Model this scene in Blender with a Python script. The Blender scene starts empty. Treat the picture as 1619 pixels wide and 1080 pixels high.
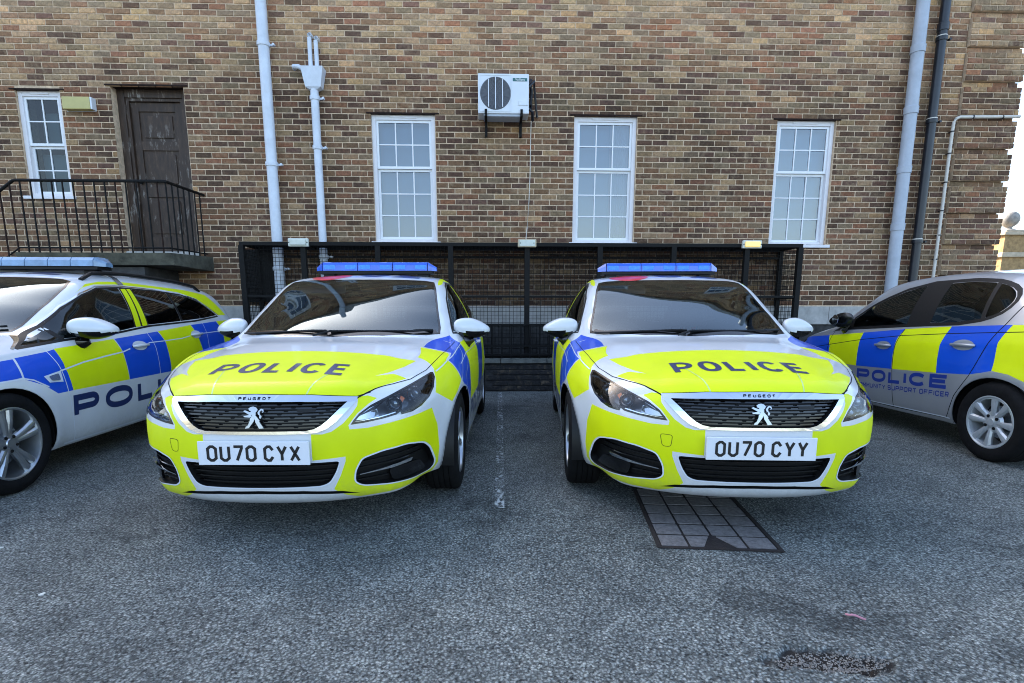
import bpy, bmesh, math, random
import numpy as np
from mathutils import Vector, Matrix
from mathutils.bvhtree import BVHTree
from mathutils.interpolate import poly_3d_calc

R = math.radians
random.seed(7)
rng = np.random.default_rng(7)
SC = bpy.context.scene
COL = SC.collection

# ------------------------------------------------------------------ camera
cam_data = bpy.data.cameras.new('camera')
cam = bpy.data.objects.new('camera', cam_data)
COL.objects.link(cam)
SC.camera = cam
cam_data.sensor_width = 36.0
cam_data.lens = 36.0 * 857.0 / 1619.0
cam_data.shift_y = 97.0 / 1619.0
cam_data.clip_start = 0.05
cam_data.clip_end = 3000
_th, _yaw = 0.1683, 0.0353
_fwd = Vector((math.sin(_yaw) * math.cos(_th), math.cos(_yaw) * math.cos(_th), -math.sin(_th)))
_rt = Vector((math.cos(_yaw), -math.sin(_yaw), 0))
_up = _rt.cross(_fwd)
cam.matrix_world = Matrix(((_rt.x, _up.x, -_fwd.x, 0), (_rt.y, _up.y, -_fwd.y, 0), (_rt.z, _up.z, -_fwd.z, 1.135), (0, 0, 0, 1)))

# ------------------------------------------------------------------ sky, sun, exposure
SUN_EL, SUN_AZ = R(33), R(-35)          # azimuth measured from +Y towards +X: the sun stands behind the building, to the left
world = bpy.data.worlds.new('World')
SC.world = world
world.use_nodes = True
wn = world.node_tree
sky = wn.nodes.new('ShaderNodeTexSky')
sky.sky_type = 'NISHITA'
sky.sun_disc = False
sky.sun_elevation = SUN_EL
sky.sun_rotation = SUN_AZ
sky.air_density = 1.0
sky.dust_density = 2.8
sky.ozone_density = 1.0
wn.nodes['Background'].inputs['Strength'].default_value = 0.15
wn.links.new(sky.outputs[0], wn.nodes['Background'].inputs['Color'])
sl = bpy.data.lights.new('sun', 'SUN')
sl.energy = 3.5
sl.angle = R(0.5)
sl.color = (1.0, 0.93, 0.82)
sun = bpy.data.objects.new('sun', sl)
COL.objects.link(sun)
_sd = Vector((math.sin(SUN_AZ) * math.cos(SUN_EL), math.cos(SUN_AZ) * math.cos(SUN_EL), math.sin(SUN_EL)))
sun.rotation_euler = _sd.to_track_quat('Z', 'Y').to_euler()
SC.cycles.filter_width = 1.0
SC.view_settings.view_transform = 'Standard'
SC.view_settings.look = 'None'
SC.view_settings.gamma = 1
SC.view_settings.use_curve_mapping = False
SC.view_settings.exposure = 2.15

# ------------------------------------------------------------------ helpers
def srgb(*c):
    c = [x / 255.0 for x in c]
    return tuple((x / 12.92 if x <= 0.04045 else ((x + 0.055) / 1.055) ** 2.4) for x in c) + (1.0,)

class NT:
    """tiny helper round a material's node tree"""
    def __init__(self, m):
        self.m = m; m.use_nodes = True; self.t = m.node_tree
        self.t.nodes.clear()
        self.out = self.t.nodes.new('ShaderNodeOutputMaterial')
    def n(self, kind, **kw):
        nd = self.t.nodes.new('ShaderNode' + kind)
        for k, v in kw.items():
            if k.startswith('i_'):
                key = k[2:]
                nd.inputs[int(key) if key.isdigit() else key.replace('_', ' ')].default_value = v
            else:
                setattr(nd, k, v)
        return nd
    def l(self, a, b): self.t.links.new(a, b)

def ramp(nt, fac, stops):
    r = nt.n('ValToRGB'); e = r.color_ramp.elements
    while len(e) < len(stops): e.new(0.5)
    for i, (p, c) in enumerate(stops):
        e[i].position = p; e[i].color = c if len(c) == 4 else tuple(c) + (1,)
    nt.l(fac, r.inputs[0])
    return r.outputs[0]

def mat_plain(name, col, rough=0.5, metal=0.0, noise=0.0, nscale=30.0, coat=0.0, bump=0.0, spec=0.5, alpha=1.0, emit=None, coat_rough=0.03):
    m = bpy.data.materials.new(name); nt = NT(m)
    b = nt.n('BsdfPrincipled')
    nt.l(b.outputs[0], nt.out.inputs[0])
    b.inputs['Base Color'].default_value = col
    b.inputs['Roughness'].default_value = rough
    b.inputs['Metallic'].default_value = metal
    b.inputs['Coat Weight'].default_value = coat
    b.inputs['Coat Roughness'].default_value = coat_rough
    b.inputs['Specular IOR Level'].default_value = spec
    tc = nt.n('TexCoord')
    if noise > 0:
        nz = nt.n('TexNoise', i_Scale=nscale, i_Detail=6.0, i_Roughness=0.65)
        nt.l(tc.outputs['Object'], nz.inputs['Vector'])
        c0 = tuple(x * (1 - noise) for x in col[:3]); c1 = tuple(min(1, x * (1 + noise)) for x in col[:3])
        nt.l(ramp(nt, nz.outputs['Fac'], [(0.3, c0), (0.7, c1)]), b.inputs['Base Color'])
    if bump > 0:
        n2 = nt.n('TexNoise', i_Scale=nscale * 4, i_Detail=4.0)
        nt.l(tc.outputs['Object'], n2.inputs['Vector'])
        bp = nt.n('Bump', i_Strength=bump, i_Distance=0.01)
        nt.l(n2.outputs['Fac'], bp.inputs['Height']); nt.l(bp.outputs[0], b.inputs['Normal'])
    if emit:
        b.inputs['Emission Color'].default_value = emit[0]; b.inputs['Emission Strength'].default_value = emit[1]
    return m

def mat_glass(name, tint, gloss_rough=0.0, trans=0.5, ior=1.5, refl=(1, 1, 1, 1)):
    """thin glazing: a tinted see-through layer with a clear reflection on top"""
    m = bpy.data.materials.new(name); nt = NT(m)
    tr = nt.n('BsdfTransparent', i_Color=tuple(x * trans for x in tint[:3]) + (1,))
    gl = nt.n('BsdfGlossy', i_Roughness=gloss_rough, i_Color=refl)
    fr = nt.n('Fresnel', i_IOR=ior)
    mx = nt.n('MixShader')
    nt.l(fr.outputs[0], mx.inputs[0]); nt.l(tr.outputs[0], mx.inputs[1]); nt.l(gl.outputs[0], mx.inputs[2])
    nt.l(mx.outputs[0], nt.out.inputs[0])
    return m

def link(name, me, mats=(), parent=None, loc=None, rot=None):
    o = bpy.data.objects.new(name, me)
    COL.objects.link(o)
    if me is not None:
        for m in mats: me.materials.append(m)
    if parent is not None: o.parent = parent
    if loc is not None: o.location = loc
    if rot is not None: o.rotation_euler = rot
    return o

def empty(name, loc=(0, 0, 0), rz=0.0):
    o = bpy.data.objects.new(name, None); COL.objects.link(o)
    o.location = loc; o.rotation_euler = (0, 0, rz); o.empty_display_size = 0.2
    return o

def tag(o, label=None, cat=None, group=None, kind=None):
    if label: o['label'] = label
    if cat: o['category'] = cat
    if group: o['group'] = group
    if kind: o['kind'] = kind
    return o

class MB:
    """collects simple solids and turns them into one mesh"""
    def __init__(self): self.v = []; self.f = []; self.mi = []; self.sm = []
    def add(self, vs, fs, mi=0, smooth=False):
        o = len(self.v); self.v += [tuple(p) for p in vs]
        for f in fs: self.f.append(tuple(i + o for i in f)); self.mi.append(mi); self.sm.append(smooth)
        return self
    def box(self, x0, x1, y0, y1, z0, z1, mi=0, bev=0.0):
        if bev <= 0:
            vs = [(x0, y0, z0), (x1, y0, z0), (x1, y1, z0), (x0, y1, z0), (x0, y0, z1), (x1, y0, z1), (x1, y1, z1), (x0, y1, z1)]
            return self.add(vs, [(0, 3, 2, 1), (4, 5, 6, 7), (0, 1, 5, 4), (1, 2, 6, 5), (2, 3, 7, 6), (3, 0, 4, 7)], mi)
        b = bev; vs = []
        xs, ys, zs = (x0, x1), (y0, y1), (z0, z1)
        bm = bmesh.new(); bmesh.ops.create_cube(bm, size=1)
        for v in bm.verts:
            v.co = ((x0 + x1) / 2 + v.co.x * (x1 - x0), (y0 + y1) / 2 + v.co.y * (y1 - y0), (z0 + z1) / 2 + v.co.z * (z1 - z0))
        bmesh.ops.bevel(bm, geom=bm.edges[:], offset=b, segments=2, affect='EDGES', profile=0.6)
        bm.verts.index_update()
        self.add([v.co[:] for v in bm.verts], [tuple(v.index for v in f.verts) for f in bm.faces], mi)
        bm.free(); return self
    def tube(self, pts, r, n=10, mi=0, caps=True, radii=None):
        pts = [Vector(p) for p in pts]; rings = []
        up = Vector((0, 0, 1))
        for i, p in enumerate(pts):
            d = (pts[min(i + 1, len(pts) - 1)] - pts[max(i - 1, 0)]).normalized()
            a = up if abs(d.dot(up)) < 0.95 else Vector((0, 1, 0))
            s = d.cross(a).normalized(); t = s.cross(d).normalized()
            rr = radii[i] if radii else r
            rings.append([p + (s * math.cos(2 * math.pi * k / n) + t * math.sin(2 * math.pi * k / n)) * rr for k in range(n)])
        vs = [q for ring in rings for q in ring]; fs = []
        for i in range(len(pts) - 1):
            for k in range(n):
                fs.append((i * n + k, i * n + (k + 1) % n, (i + 1) * n + (k + 1) % n, (i + 1) * n + k))
        self.add(vs, fs, mi, True)
        if caps:
            self.add(rings[0], [tuple(range(n))], mi); self.add(rings[-1], [tuple(range(n))][::-1], mi)
        return self
    def lathe(self, prof, n=32, axis='x', c=(0, 0, 0), mi=0, closed=False):
        """prof: (radius, height along the axis)"""
        vs = []; m = len(prof)
        for k in range(n):
            a = 2 * math.pi * k / n; ca, sa = math.cos(a), math.sin(a)
            for (r, h) in prof:
                if axis == 'x': vs.append((c[0] + h, c[1] + r * ca, c[2] + r * sa))
                elif axis == 'y': vs.append((c[0] + r * ca, c[1] + h, c[2] + r * sa))
                else: vs.append((c[0] + r * ca, c[1] + r * sa, c[2] + h))
        fs = []
        for k in range(n):
            k2 = (k + 1) % n
            for i in range(m - 1 if not closed else m):
                i2 = (i + 1) % m
                fs.append((k * m + i, k * m + i2, k2 * m + i2, k2 * m + i))
        return self.add(vs, fs, mi, True)
    def prism(self, poly, axis, a, b, mi=0):
        """a flat outline pulled along one axis; poly in the other two axes"""
        n = len(poly)
        def P(p, t):
            if axis == 'y': return (p[0], t, p[1])
            if axis == 'x': return (t, p[0], p[1])
            return (p[0], p[1], t)
        vs = [P(p, a) for p in poly] + [P(p, b) for p in poly]
        fs = [tuple(range(n)), tuple(range(2 * n - 1, n - 1, -1))] + [(i, i + n, (i + 1) % n + n, (i + 1) % n) for i in range(n)]
        return self.add(vs, fs, mi)
    def mesh(self, name):
        me = bpy.data.meshes.new(name)
        me.from_pydata(self.v, [], self.f)
        me.polygons.foreach_set('material_index', self.mi)
        me.polygons.foreach_set('use_smooth', self.sm)
        me.update()
        bm = bmesh.new(); bm.from_mesh(me); bmesh.ops.recalc_face_normals(bm, faces=bm.faces[:]); bm.to_mesh(me); bm.free()
        return me
    def build(self, name, mats, parent=None, auto=40, **kw):
        me = self.mesh(name)
        if not isinstance(mats, (list, tuple)): mats = [mats]
        o = link(name, me, mats, parent, **kw)
        if auto and any(self.sm): sharp(me, auto)
        return o

def sharp(me, ang):
    bm = bmesh.new(); bm.from_mesh(me); lim = R(ang)
    for e in bm.edges:
        if len(e.link_faces) == 2 and e.calc_face_angle(0) > lim: e.smooth = False
    bm.to_mesh(me); bm.free()

def bm_object(name, bm, mats, parent=None, smooth=True):
    me = bpy.data.meshes.new(name)
    if smooth:
        for f in bm.faces: f.smooth = True
    bm.to_mesh(me); bm.free()
    if not isinstance(mats, (list, tuple)): mats = [mats]
    return link(name, me, mats, parent)

# ---- smooth interpolation through table points (monotone cubic)
def pchip(tab):
    x = np.array([t[0] for t in tab], float); y = np.array([t[1] for t in tab], float)
    h = np.diff(x); d = np.diff(y) / h; m = np.zeros_like(y)
    for i in range(1, len(x) - 1):
        if d[i - 1] * d[i] > 0:
            w1, w2 = 2 * h[i] + h[i - 1], h[i] + 2 * h[i - 1]
            m[i] = (w1 + w2) / (w1 / d[i - 1] + w2 / d[i])
    m[0], m[-1] = d[0], d[-1]
    def f(q):
        q = np.clip(np.asarray(q, float), x[0], x[-1])
        i = np.clip(np.searchsorted(x, q) - 1, 0, len(x) - 2)
        t = (q - x[i]) / h[i]
        return ((1 + 2 * t) * (1 - t) ** 2 * y[i] + t * (1 - t) ** 2 * h[i] * m[i] + t * t * (3 - 2 * t) * y[i + 1] + t * t * (t - 1) * h[i] * m[i + 1])
    return f

def inside(p, poly):
    x, y = p; c = False; n = len(poly); j = n - 1
    for i in range(n):
        xi, yi = poly[i]; xj, yj = poly[j]
        if (yi > y) != (yj > y) and x < (xj - xi) * (y - yi) / (yj - yi) + xi: c = not c
        j = i
    return c

def roundpoly(poly, r, seg=4):
    """an outline with its corners rounded"""
    out = []; n = len(poly)
    for i in range(n):
        a, b, c = Vector(poly[i - 1]), Vector(poly[i]), Vector(poly[(i + 1) % n])
        la, lc = (a - b).length, (c - b).length
        d = min(r, la * 0.45, lc * 0.45)
        p0 = b + (a - b) / la * d; p1 = b + (c - b) / lc * d
        for k in range(seg + 1):
            t = k / seg
            out.append(tuple(p0 * (1 - t) ** 2 + b * 2 * t * (1 - t) + p1 * t * t))
    return out

def mirror(poly): return [(-x, y) for x, y in poly][::-1]
# ------------------------------------------------------------------ site materials
def mat_asphalt():
    m = bpy.data.materials.new('asphalt'); nt = NT(m)
    b = nt.n('BsdfPrincipled', i_Roughness=0.82); b.inputs['Specular IOR Level'].default_value = 0.35
    nt.l(b.outputs[0], nt.out.inputs[0]); tc = nt.n('TexCoord')
    def noise(sc, det=4.0, rough=0.6, dist=0.0):
        n = nt.n('TexNoise', i_Scale=sc, i_Detail=det, i_Roughness=rough, i_Distortion=dist); nt.l(tc.outputs['Object'], n.inputs['Vector']); return n
    vo = nt.n('TexVoronoi', i_Scale=92.0); vo.feature = 'F1'
    wv = noise(60, 3); mv = nt.n('VectorMath', operation='ADD'); sc = nt.n('VectorMath', operation='SCALE'); sc.inputs['Scale'].default_value = 0.012
    nt.l(wv.outputs['Color'], sc.inputs[0]); nt.l(tc.outputs['Object'], mv.inputs[0]); nt.l(sc.outputs[0], mv.inputs[1]); nt.l(mv.outputs[0], vo.inputs['Vector'])
    stone = ramp(nt, vo.outputs['Color'], [(0.0, (0.145, 0.155, 0.150)), (0.45, (0.275, 0.300, 0.288)), (0.8, (0.35, 0.375, 0.355)), (0.97, (0.55, 0.56, 0.53))])
    gap = ramp(nt, vo.outputs['Distance'], [(0.25, (1, 1, 1)), (0.62, (0.18, 0.18, 0.18))])
    mul = nt.n('Mix', data_type='RGBA', blend_type='MULTIPLY'); mul.inputs[0].default_value = 0.85
    nt.l(stone, mul.inputs[6]); nt.l(gap, mul.inputs[7])
    big = noise(0.9, 6, 0.62); mid = noise(7.0, 5, 0.7)
    m2 = nt.n('Mix', data_type='RGBA', blend_type='MULTIPLY'); m2.inputs[0].default_value = 1.0
    nt.l(mul.outputs[2], m2.inputs[6]); nt.l(ramp(nt, big.outputs['Fac'], [(0.30, (0.66, 0.68, 0.70)), (0.52, (1, 1, 1)), (0.70, (1.25, 1.23, 1.20))]), m2.inputs[7])
    m3 = nt.n('Mix', data_type='RGBA', blend_type='MULTIPLY'); m3.inputs[0].default_value = 1.0
    nt.l(m2.outputs[2], m3.inputs[6]); nt.l(ramp(nt, mid.outputs['Fac'], [(0.25, (0.66, 0.68, 0.70)), (0.5, (1, 1, 1)), (0.78, (1.30, 1.30, 1.28))]), m3.inputs[7])
    # small pale chips
    v2 = nt.n('TexVoronoi', i_Scale=31.0); nt.l(tc.outputs['Object'], v2.inputs['Vector'])
    lt = nt.n('Math', operation='LESS_THAN'); lt.inputs[1].default_value = 0.09; nt.l(v2.outputs['Distance'], lt.inputs[0])
    sp = nt.n('SeparateColor'); nt.l(v2.outputs['Color'], sp.inputs[0]); gt = nt.n('Math', operation='GREATER_THAN'); gt.inputs[1].default_value = 0.90; nt.l(sp.outputs[0], gt.inputs[0])
    an = nt.n('Math', operation='MULTIPLY'); nt.l(lt.outputs[0], an.inputs[0]); nt.l(gt.outputs[0], an.inputs[1])
    m4 = nt.n('Mix', data_type='RGBA'); nt.l(an.outputs[0], m4.inputs[0]); nt.l(m3.outputs[2], m4.inputs[6]); m4.inputs[7].default_value = (0.32, 0.32, 0.30, 1)
    # old oil and rubber marks
    on = noise(1.9, 5, .6, .8); mo = nt.n('Mix', data_type='RGBA', blend_type='MULTIPLY'); mo.inputs[0].default_value = 1
    nt.l(m4.outputs[2], mo.inputs[6]); nt.l(ramp(nt, on.outputs['Fac'], [(0.34, (.58, .59, .60)), (0.42, (.92, .92, .92)), (0.6, (1.03, 1.03, 1.03))]), mo.inputs[7]); m4 = mo
    # open pits between the stones
    pn = noise(78, 4, .62, .35)
    m5 = nt.n('Mix', data_type='RGBA', blend_type='MULTIPLY'); m5.inputs[0].default_value = 1
    nt.l(m4.outputs[2], m5.inputs[6]); nt.l(ramp(nt, pn.outputs['Fac'], [(0.36, (.16, .17, .18)), (0.46, (.92, .92, .92)), (0.66, (1.22, 1.22, 1.2))]), m5.inputs[7])
    # bare dark soil where the surface has broken away
    gp = nt.n('SeparateXYZ'); nt.l(tc.outputs['Object'], gp.inputs[0]); mr = nt.n('MapRange'); mr.inputs[1].default_value = -.012; mr.inputs[2].default_value = -.0045; mr.inputs[3].default_value = 1; mr.inputs[4].default_value = 0
    nt.l(gp.outputs[2], mr.inputs[0]); m6 = nt.n('Mix', data_type='RGBA'); nt.l(mr.outputs[0], m6.inputs[0]); nt.l(m5.outputs[2], m6.inputs[6]); m6.inputs[7].default_value = (.022, .018, .015, 1)
    nt.l(m6.outputs[2], b.inputs['Base Color'])
    pb = nt.n('Bump', i_Strength=0.9, i_Distance=0.012); nt.l(pn.outputs['Fac'], pb.inputs['Height'])
    bp = nt.n('Bump', i_Strength=0.9, i_Distance=0.006, invert=True); nt.l(vo.outputs['Distance'], bp.inputs['Height']); nt.l(pb.outputs[0], bp.inputs['Normal'])
    n5 = noise(150, 3); b2 = nt.n('Bump', i_Strength=0.5, i_Distance=0.003); nt.l(n5.outputs['Fac'], b2.inputs['Height']); nt.l(bp.outputs[0], b2.inputs['Normal'])
    n6 = noise(24, 5, .7); b3 = nt.n('Bump', i_Strength=0.5, i_Distance=0.010); nt.l(n6.outputs['Fac'], b3.inputs['Height']); nt.l(b2.outputs[0], b3.inputs['Normal'])
    nt.l(b3.outputs[0], b.inputs['Normal'])
    return m

def mat_brick():
    m = bpy.data.materials.new('weathered_brick'); nt = NT(m)
    b = nt.n('BsdfPrincipled', i_Roughness=0.9); b.inputs['Specular IOR Level'].default_value = 0.25
    nt.l(b.outputs[0], nt.out.inputs[0]); tc = nt.n('TexCoord'); at = nt.n('Attribute', attribute_name='tone')
    def noise(sc, det=5.0, rough=0.65):
        n = nt.n('TexNoise', i_Scale=sc, i_Detail=det, i_Roughness=rough); nt.l(tc.outputs['Object'], n.inputs['Vector']); return n
    n1 = noise(26, 7, .72)
    m1 = nt.n('Mix', data_type='RGBA', blend_type='MULTIPLY'); m1.inputs[0].default_value = 1
    nt.l(at.outputs['Color'], m1.inputs[6]); nt.l(ramp(nt, n1.outputs['Fac'], [(0.28, (.50, .50, .52)), (0.5, (1, 1, 1)), (0.72, (1.55, 1.52, 1.45))]), m1.inputs[7])
    # lime and lichen wandering over the face
    n2 = noise(9, 6, .7); n3 = noise(1.1, 4, .55)
    a = nt.n('Math', operation='MULTIPLY'); nt.l(ramp(nt, n2.outputs['Fac'], [(0.50, (0, 0, 0)), (0.68, (1, 1, 1))]), a.inputs[0]); nt.l(ramp(nt, n3.outputs['Fac'], [(0.40, (.08, .08, .08)), (0.68, (.75, .75, .75))]), a.inputs[1])
    m2 = nt.n('Mix', data_type='RGBA'); nt.l(a.outputs[0], m2.inputs[0]); nt.l(m1.outputs[2], m2.inputs[6]); m2.inputs[7].default_value = (0.42, 0.31, 0.19, 1)
    n7 = nt.n('TexNoise', i_Scale=.55, i_Detail=5.0, i_Roughness=.6); mp7 = nt.n('Mapping'); mp7.inputs['Scale'].default_value = (1.6, 1, .7); nt.l(tc.outputs['Object'], mp7.inputs['Vector']); nt.l(mp7.outputs[0], n7.inputs['Vector'])
    m7 = nt.n('Mix', data_type='RGBA', blend_type='MULTIPLY'); m7.inputs[0].default_value = 1; nt.l(m2.outputs[2], m7.inputs[6]); nt.l(ramp(nt, n7.outputs['Fac'], [(0.32, (.66, .68, .70)), (0.5, (1, 1, 1)), (0.7, (1.16, 1.15, 1.12))]), m7.inputs[7])
    nt.l(m7.outputs[2], b.inputs['Base Color'])
    bp = nt.n('Bump', i_Strength=0.7, i_Distance=0.006); nt.l(n1.outputs['Fac'], bp.inputs['Height'])
    n4 = noise(130, 3); b2 = nt.n('Bump', i_Strength=0.4, i_Distance=0.003); nt.l(n4.outputs['Fac'], b2.inputs['Height']); nt.l(bp.outputs[0], b2.inputs['Normal']); nt.l(b2.outputs[0], b.inputs['Normal'])
    return m

def mat_far_brick():
    m = bpy.data.materials.new('distant_brick'); nt = NT(m)
    b = nt.n('BsdfPrincipled', i_Roughness=0.9); nt.l(b.outputs[0], nt.out.inputs[0]); tc = nt.n('TexCoord')
    mp = nt.n('Mapping'); mp.inputs['Rotation'].default_value = (R(90), 0, 0); nt.l(tc.outputs['Object'], mp.inputs['Vector'])
    br = nt.n('TexBrick', i_Scale=1.0); br.inputs['Brick Width'].default_value = .2275; br.inputs['Row Height'].default_value = .0757; br.inputs['Mortar Size'].default_value = .006
    br.inputs['Color1'].default_value = (.24, .165, .105, 1); br.inputs['Color2'].default_value = (.13, .09, .065, 1); br.inputs['Mortar'].default_value = (.45, .36, .26, 1)
    nt.l(mp.outputs[0], br.inputs['Vector']); nt.l(br.outputs['Color'], b.inputs['Base Color'])
    return m

def mat_wornline():
    m = bpy.data.materials.new('worn_road_paint'); nt = NT(m)
    d = nt.n('BsdfPrincipled', i_Roughness=0.7); d.inputs['Base Color'].default_value = (0.50, 0.53, 0.52, 1)
    tr = nt.n('BsdfTransparent'); mx = nt.n('MixShader'); tc = nt.n('TexCoord')
    mp = nt.n('Mapping'); mp.inputs['Scale'].default_value = (1, .55, 1); nt.l(tc.outputs['Object'], mp.inputs['Vector'])
    n = nt.n('TexNoise', i_Scale=42.0, i_Detail=6.0, i_Roughness=0.75); nt.l(mp.outputs[0], n.inputs['Vector'])
    n2 = nt.n('TexNoise', i_Scale=3.0, i_Detail=2.0); nt.l(tc.outputs['Object'], n2.inputs['Vector'])
    ad = nt.n('Math', operation='ADD'); nt.l(n.outputs['Fac'], ad.inputs[0])
    s2 = nt.n('Math', operation='MULTIPLY'); s2.inputs[1].default_value = .35; nt.l(n2.outputs['Fac'], s2.inputs[0]); nt.l(s2.outputs[0], ad.inputs[1])
    nt.l(ramp(nt, ad.outputs[0], [(0.685, (0, 0, 0)), (0.76, (.9, .9, .9))]), mx.inputs[0])
    nt.l(tr.outputs[0], mx.inputs[1]); nt.l(d.outputs[0], mx.inputs[2]); nt.l(mx.outputs[0], nt.out.inputs[0])
    return m

def mat_oldwood():
    m = bpy.data.materials.new('peeling_dark_paint'); nt = NT(m)
    b = nt.n('BsdfPrincipled', i_Roughness=0.6); nt.l(b.outputs[0], nt.out.inputs[0]); tc = nt.n('TexCoord')
    mp = nt.n('Mapping'); mp.inputs['Scale'].default_value = (1, 1, .22); nt.l(tc.outputs['Object'], mp.inputs['Vector'])
    n = nt.n('TexNoise', i_Scale=22.0, i_Detail=8.0, i_Roughness=0.75); nt.l(mp.outputs[0], n.inputs['Vector'])
    n2 = nt.n('TexNoise', i_Scale=2.2, i_Detail=3.0); nt.l(tc.outputs['Object'], n2.inputs['Vector'])
    base = ramp(nt, n.outputs['Fac'], [(0.3, (.020, .011, .006)), (0.55, (.050, .027, .015)), (0.72, (.11, .066, .038))])
    ad = nt.n('Math', operation='MULTIPLY'); nt.l(ramp(nt, n.outputs['Fac'], [(0.54, (0, 0, 0)), (0.60, (1, 1, 1))]), ad.inputs[0]); nt.l(ramp(nt, n2.outputs['Fac'], [(0.48, (0, 0, 0)), (0.60, (.7, .7, .7))]), ad.inputs[1])
    mx = nt.n('Mix', data_type='RGBA'); nt.l(ad.outputs[0], mx.inputs[0]); nt.l(base, mx.inputs[6]); mx.inputs[7].default_value = (.30, .28, .25, 1)
    nt.l(mx.outputs[2], b.inputs['Base Color'])
    bp = nt.n('Bump', i_Strength=0.5, i_Distance=0.004); nt.l(n.outputs['Fac'], bp.inputs['Height']); nt.l(bp.outputs[0], b.inputs['Normal'])
    return m

G = {}
G['asphalt'] = mat_asphalt(); G['brick'] = mat_brick(); G['farbrick'] = mat_far_brick(); G['line'] = mat_wornline(); G['pierbrick'] = mat_plain('sandy_pier_brick', (.34, .22, .10, 1), .9, noise=.4, nscale=9, bump=.5); G['door'] = mat_oldwood()
G['mortar'] = mat_plain('mortar', (.60, .445, .30, 1), .95, noise=.35, nscale=14, bump=.4)
G['shademortar'] = mat_plain('shaded_grimy_mortar', (.20, .15, .11, 1), .95, noise=.5, nscale=6, bump=.4)  # mortar darkened with the shade and grime of the caged wall
G['stone'] = mat_plain('pale_stone', (.42, .40, .37, 1), .85, noise=.22, nscale=9, bump=.3)
G['cope'] = mat_plain('mossy_concrete', (.15, .155, .135, 1), .9, noise=.45, nscale=7, bump=.6)
G['slab'] = mat_plain('mossy_slab', (.075, .072, .052, 1), .92, noise=.6, nscale=6, bump=.6)
G['plinth'] = mat_plain('sooty_plinth', (.042, .041, .040, 1), .9, noise=.5, nscale=10, bump=.4)
G['iron'] = mat_plain('black_ironwork', (.0065, .0062, .006, 1), .6, noise=.4, nscale=40, bump=.15, spec=.18)
G['rust'] = mat_plain('rust_streaked_iron', (.022, .011, .008, 1), .7, noise=.6, nscale=25, spec=.15)
G['upvc'] = mat_plain('white_window_frame', (.74, .72, .73, 1), .45, noise=.05, nscale=6)
G['sash'] = mat_plain('white_sash', (.80, .81, .82, 1), .4, noise=.04, nscale=9)
G['pipe_white'] = mat_plain('painted_pipe', (.62, .66, .72, 1), .42, noise=.10, nscale=9, bump=.08)
G['pipe_grey'] = mat_plain('grey_pipe', (.40, .44, .50, 1), .45, noise=.10, nscale=7, bump=.08)
G['pipe_black'] = mat_plain('black_pipe', (.014, .016, .022, 1), .35, noise=.3, nscale=10)
G['pipe_cream'] = mat_plain('cream_pipe', (.62, .57, .50, 1), .5, noise=.12, nscale=20)
G['pane'] = mat_glass('window_pane', (.75, .85, .92), trans=.85, ior=2.15)
G['pane_dark'] = mat_glass('dark_window_pane', (.6, .75, .75), trans=.6, ior=1.55)
G['blind'] = mat_plain('sky_tinted_blind', (.17, .32, .47, 1), .8, noise=.05, nscale=2)  # blue of the reflected sky put into the blind's colour
G['curtain'] = mat_plain('net_curtain', (.42, .50, .60, 1), .9)
G['room'] = mat_plain('room_wall', (.045, .045, .042, 1), .9, noise=.4, nscale=3)
G['ac'] = mat_plain('white_enamel', (.68, .71, .74, 1), .38, noise=.03, nscale=5, coat=.2)
G['ac_grille'] = mat_plain('grey_grille', (.14, .15, .17, 1), .5)
G['ac_label'] = mat_plain('green_label', (.02, .12, .12, 1), .4)
G['white'] = mat_plain('white_print', (.78, .80, .80, 1), .5)
G['lampbody'] = mat_plain('bulkhead_plastic', (.62, .64, .56, 1), .45, noise=.08, nscale=15)
G['lamplit'] = mat_plain('lit_diffuser', (.85, .72, .30, 1), .4, emit=((1.0, .62, .10, 1), .16))
G['boxbeige'] = mat_plain('beige_plastic', (.52, .44, .30, 1), .5, noise=.1, nscale=10)
G['yellowbox'] = mat_plain('cream_lamp_cover', (.50, .43, .16, 1), .4, noise=.06, nscale=8)
G['tile'] = mat_plain('cover_infill', (.16, .15, .148, 1), .9, noise=.38, nscale=45, bump=.7)
G['frame_iron'] = mat_plain('rusty_cover_frame', (.016, .011, .010, 1), .8, noise=.6, nscale=30, bump=.4)
G['gravel'] = mat_plain('loose_chippings', (.19, .18, .165, 1), .9, noise=.5, nscale=40)
G['dirt'] = mat_plain('dark_soil', (.035, .030, .026, 1), .95, noise=.5, nscale=30, bump=.5)
G['pink'] = mat_plain('pink_plastic', (.45, .20, .25, 1), .5)
G['paper'] = mat_plain('pale_scrap', (.60, .60, .56, 1), .7)
G['sunstone'] = mat_plain('sandstone', (.46, .38, .27, 1), .85, noise=.3, nscale=6, bump=.3)
G['ballstone'] = mat_plain('stone_ball', (.30, .28, .25, 1), .9, noise=.35, nscale=12, bump=.5)

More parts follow.
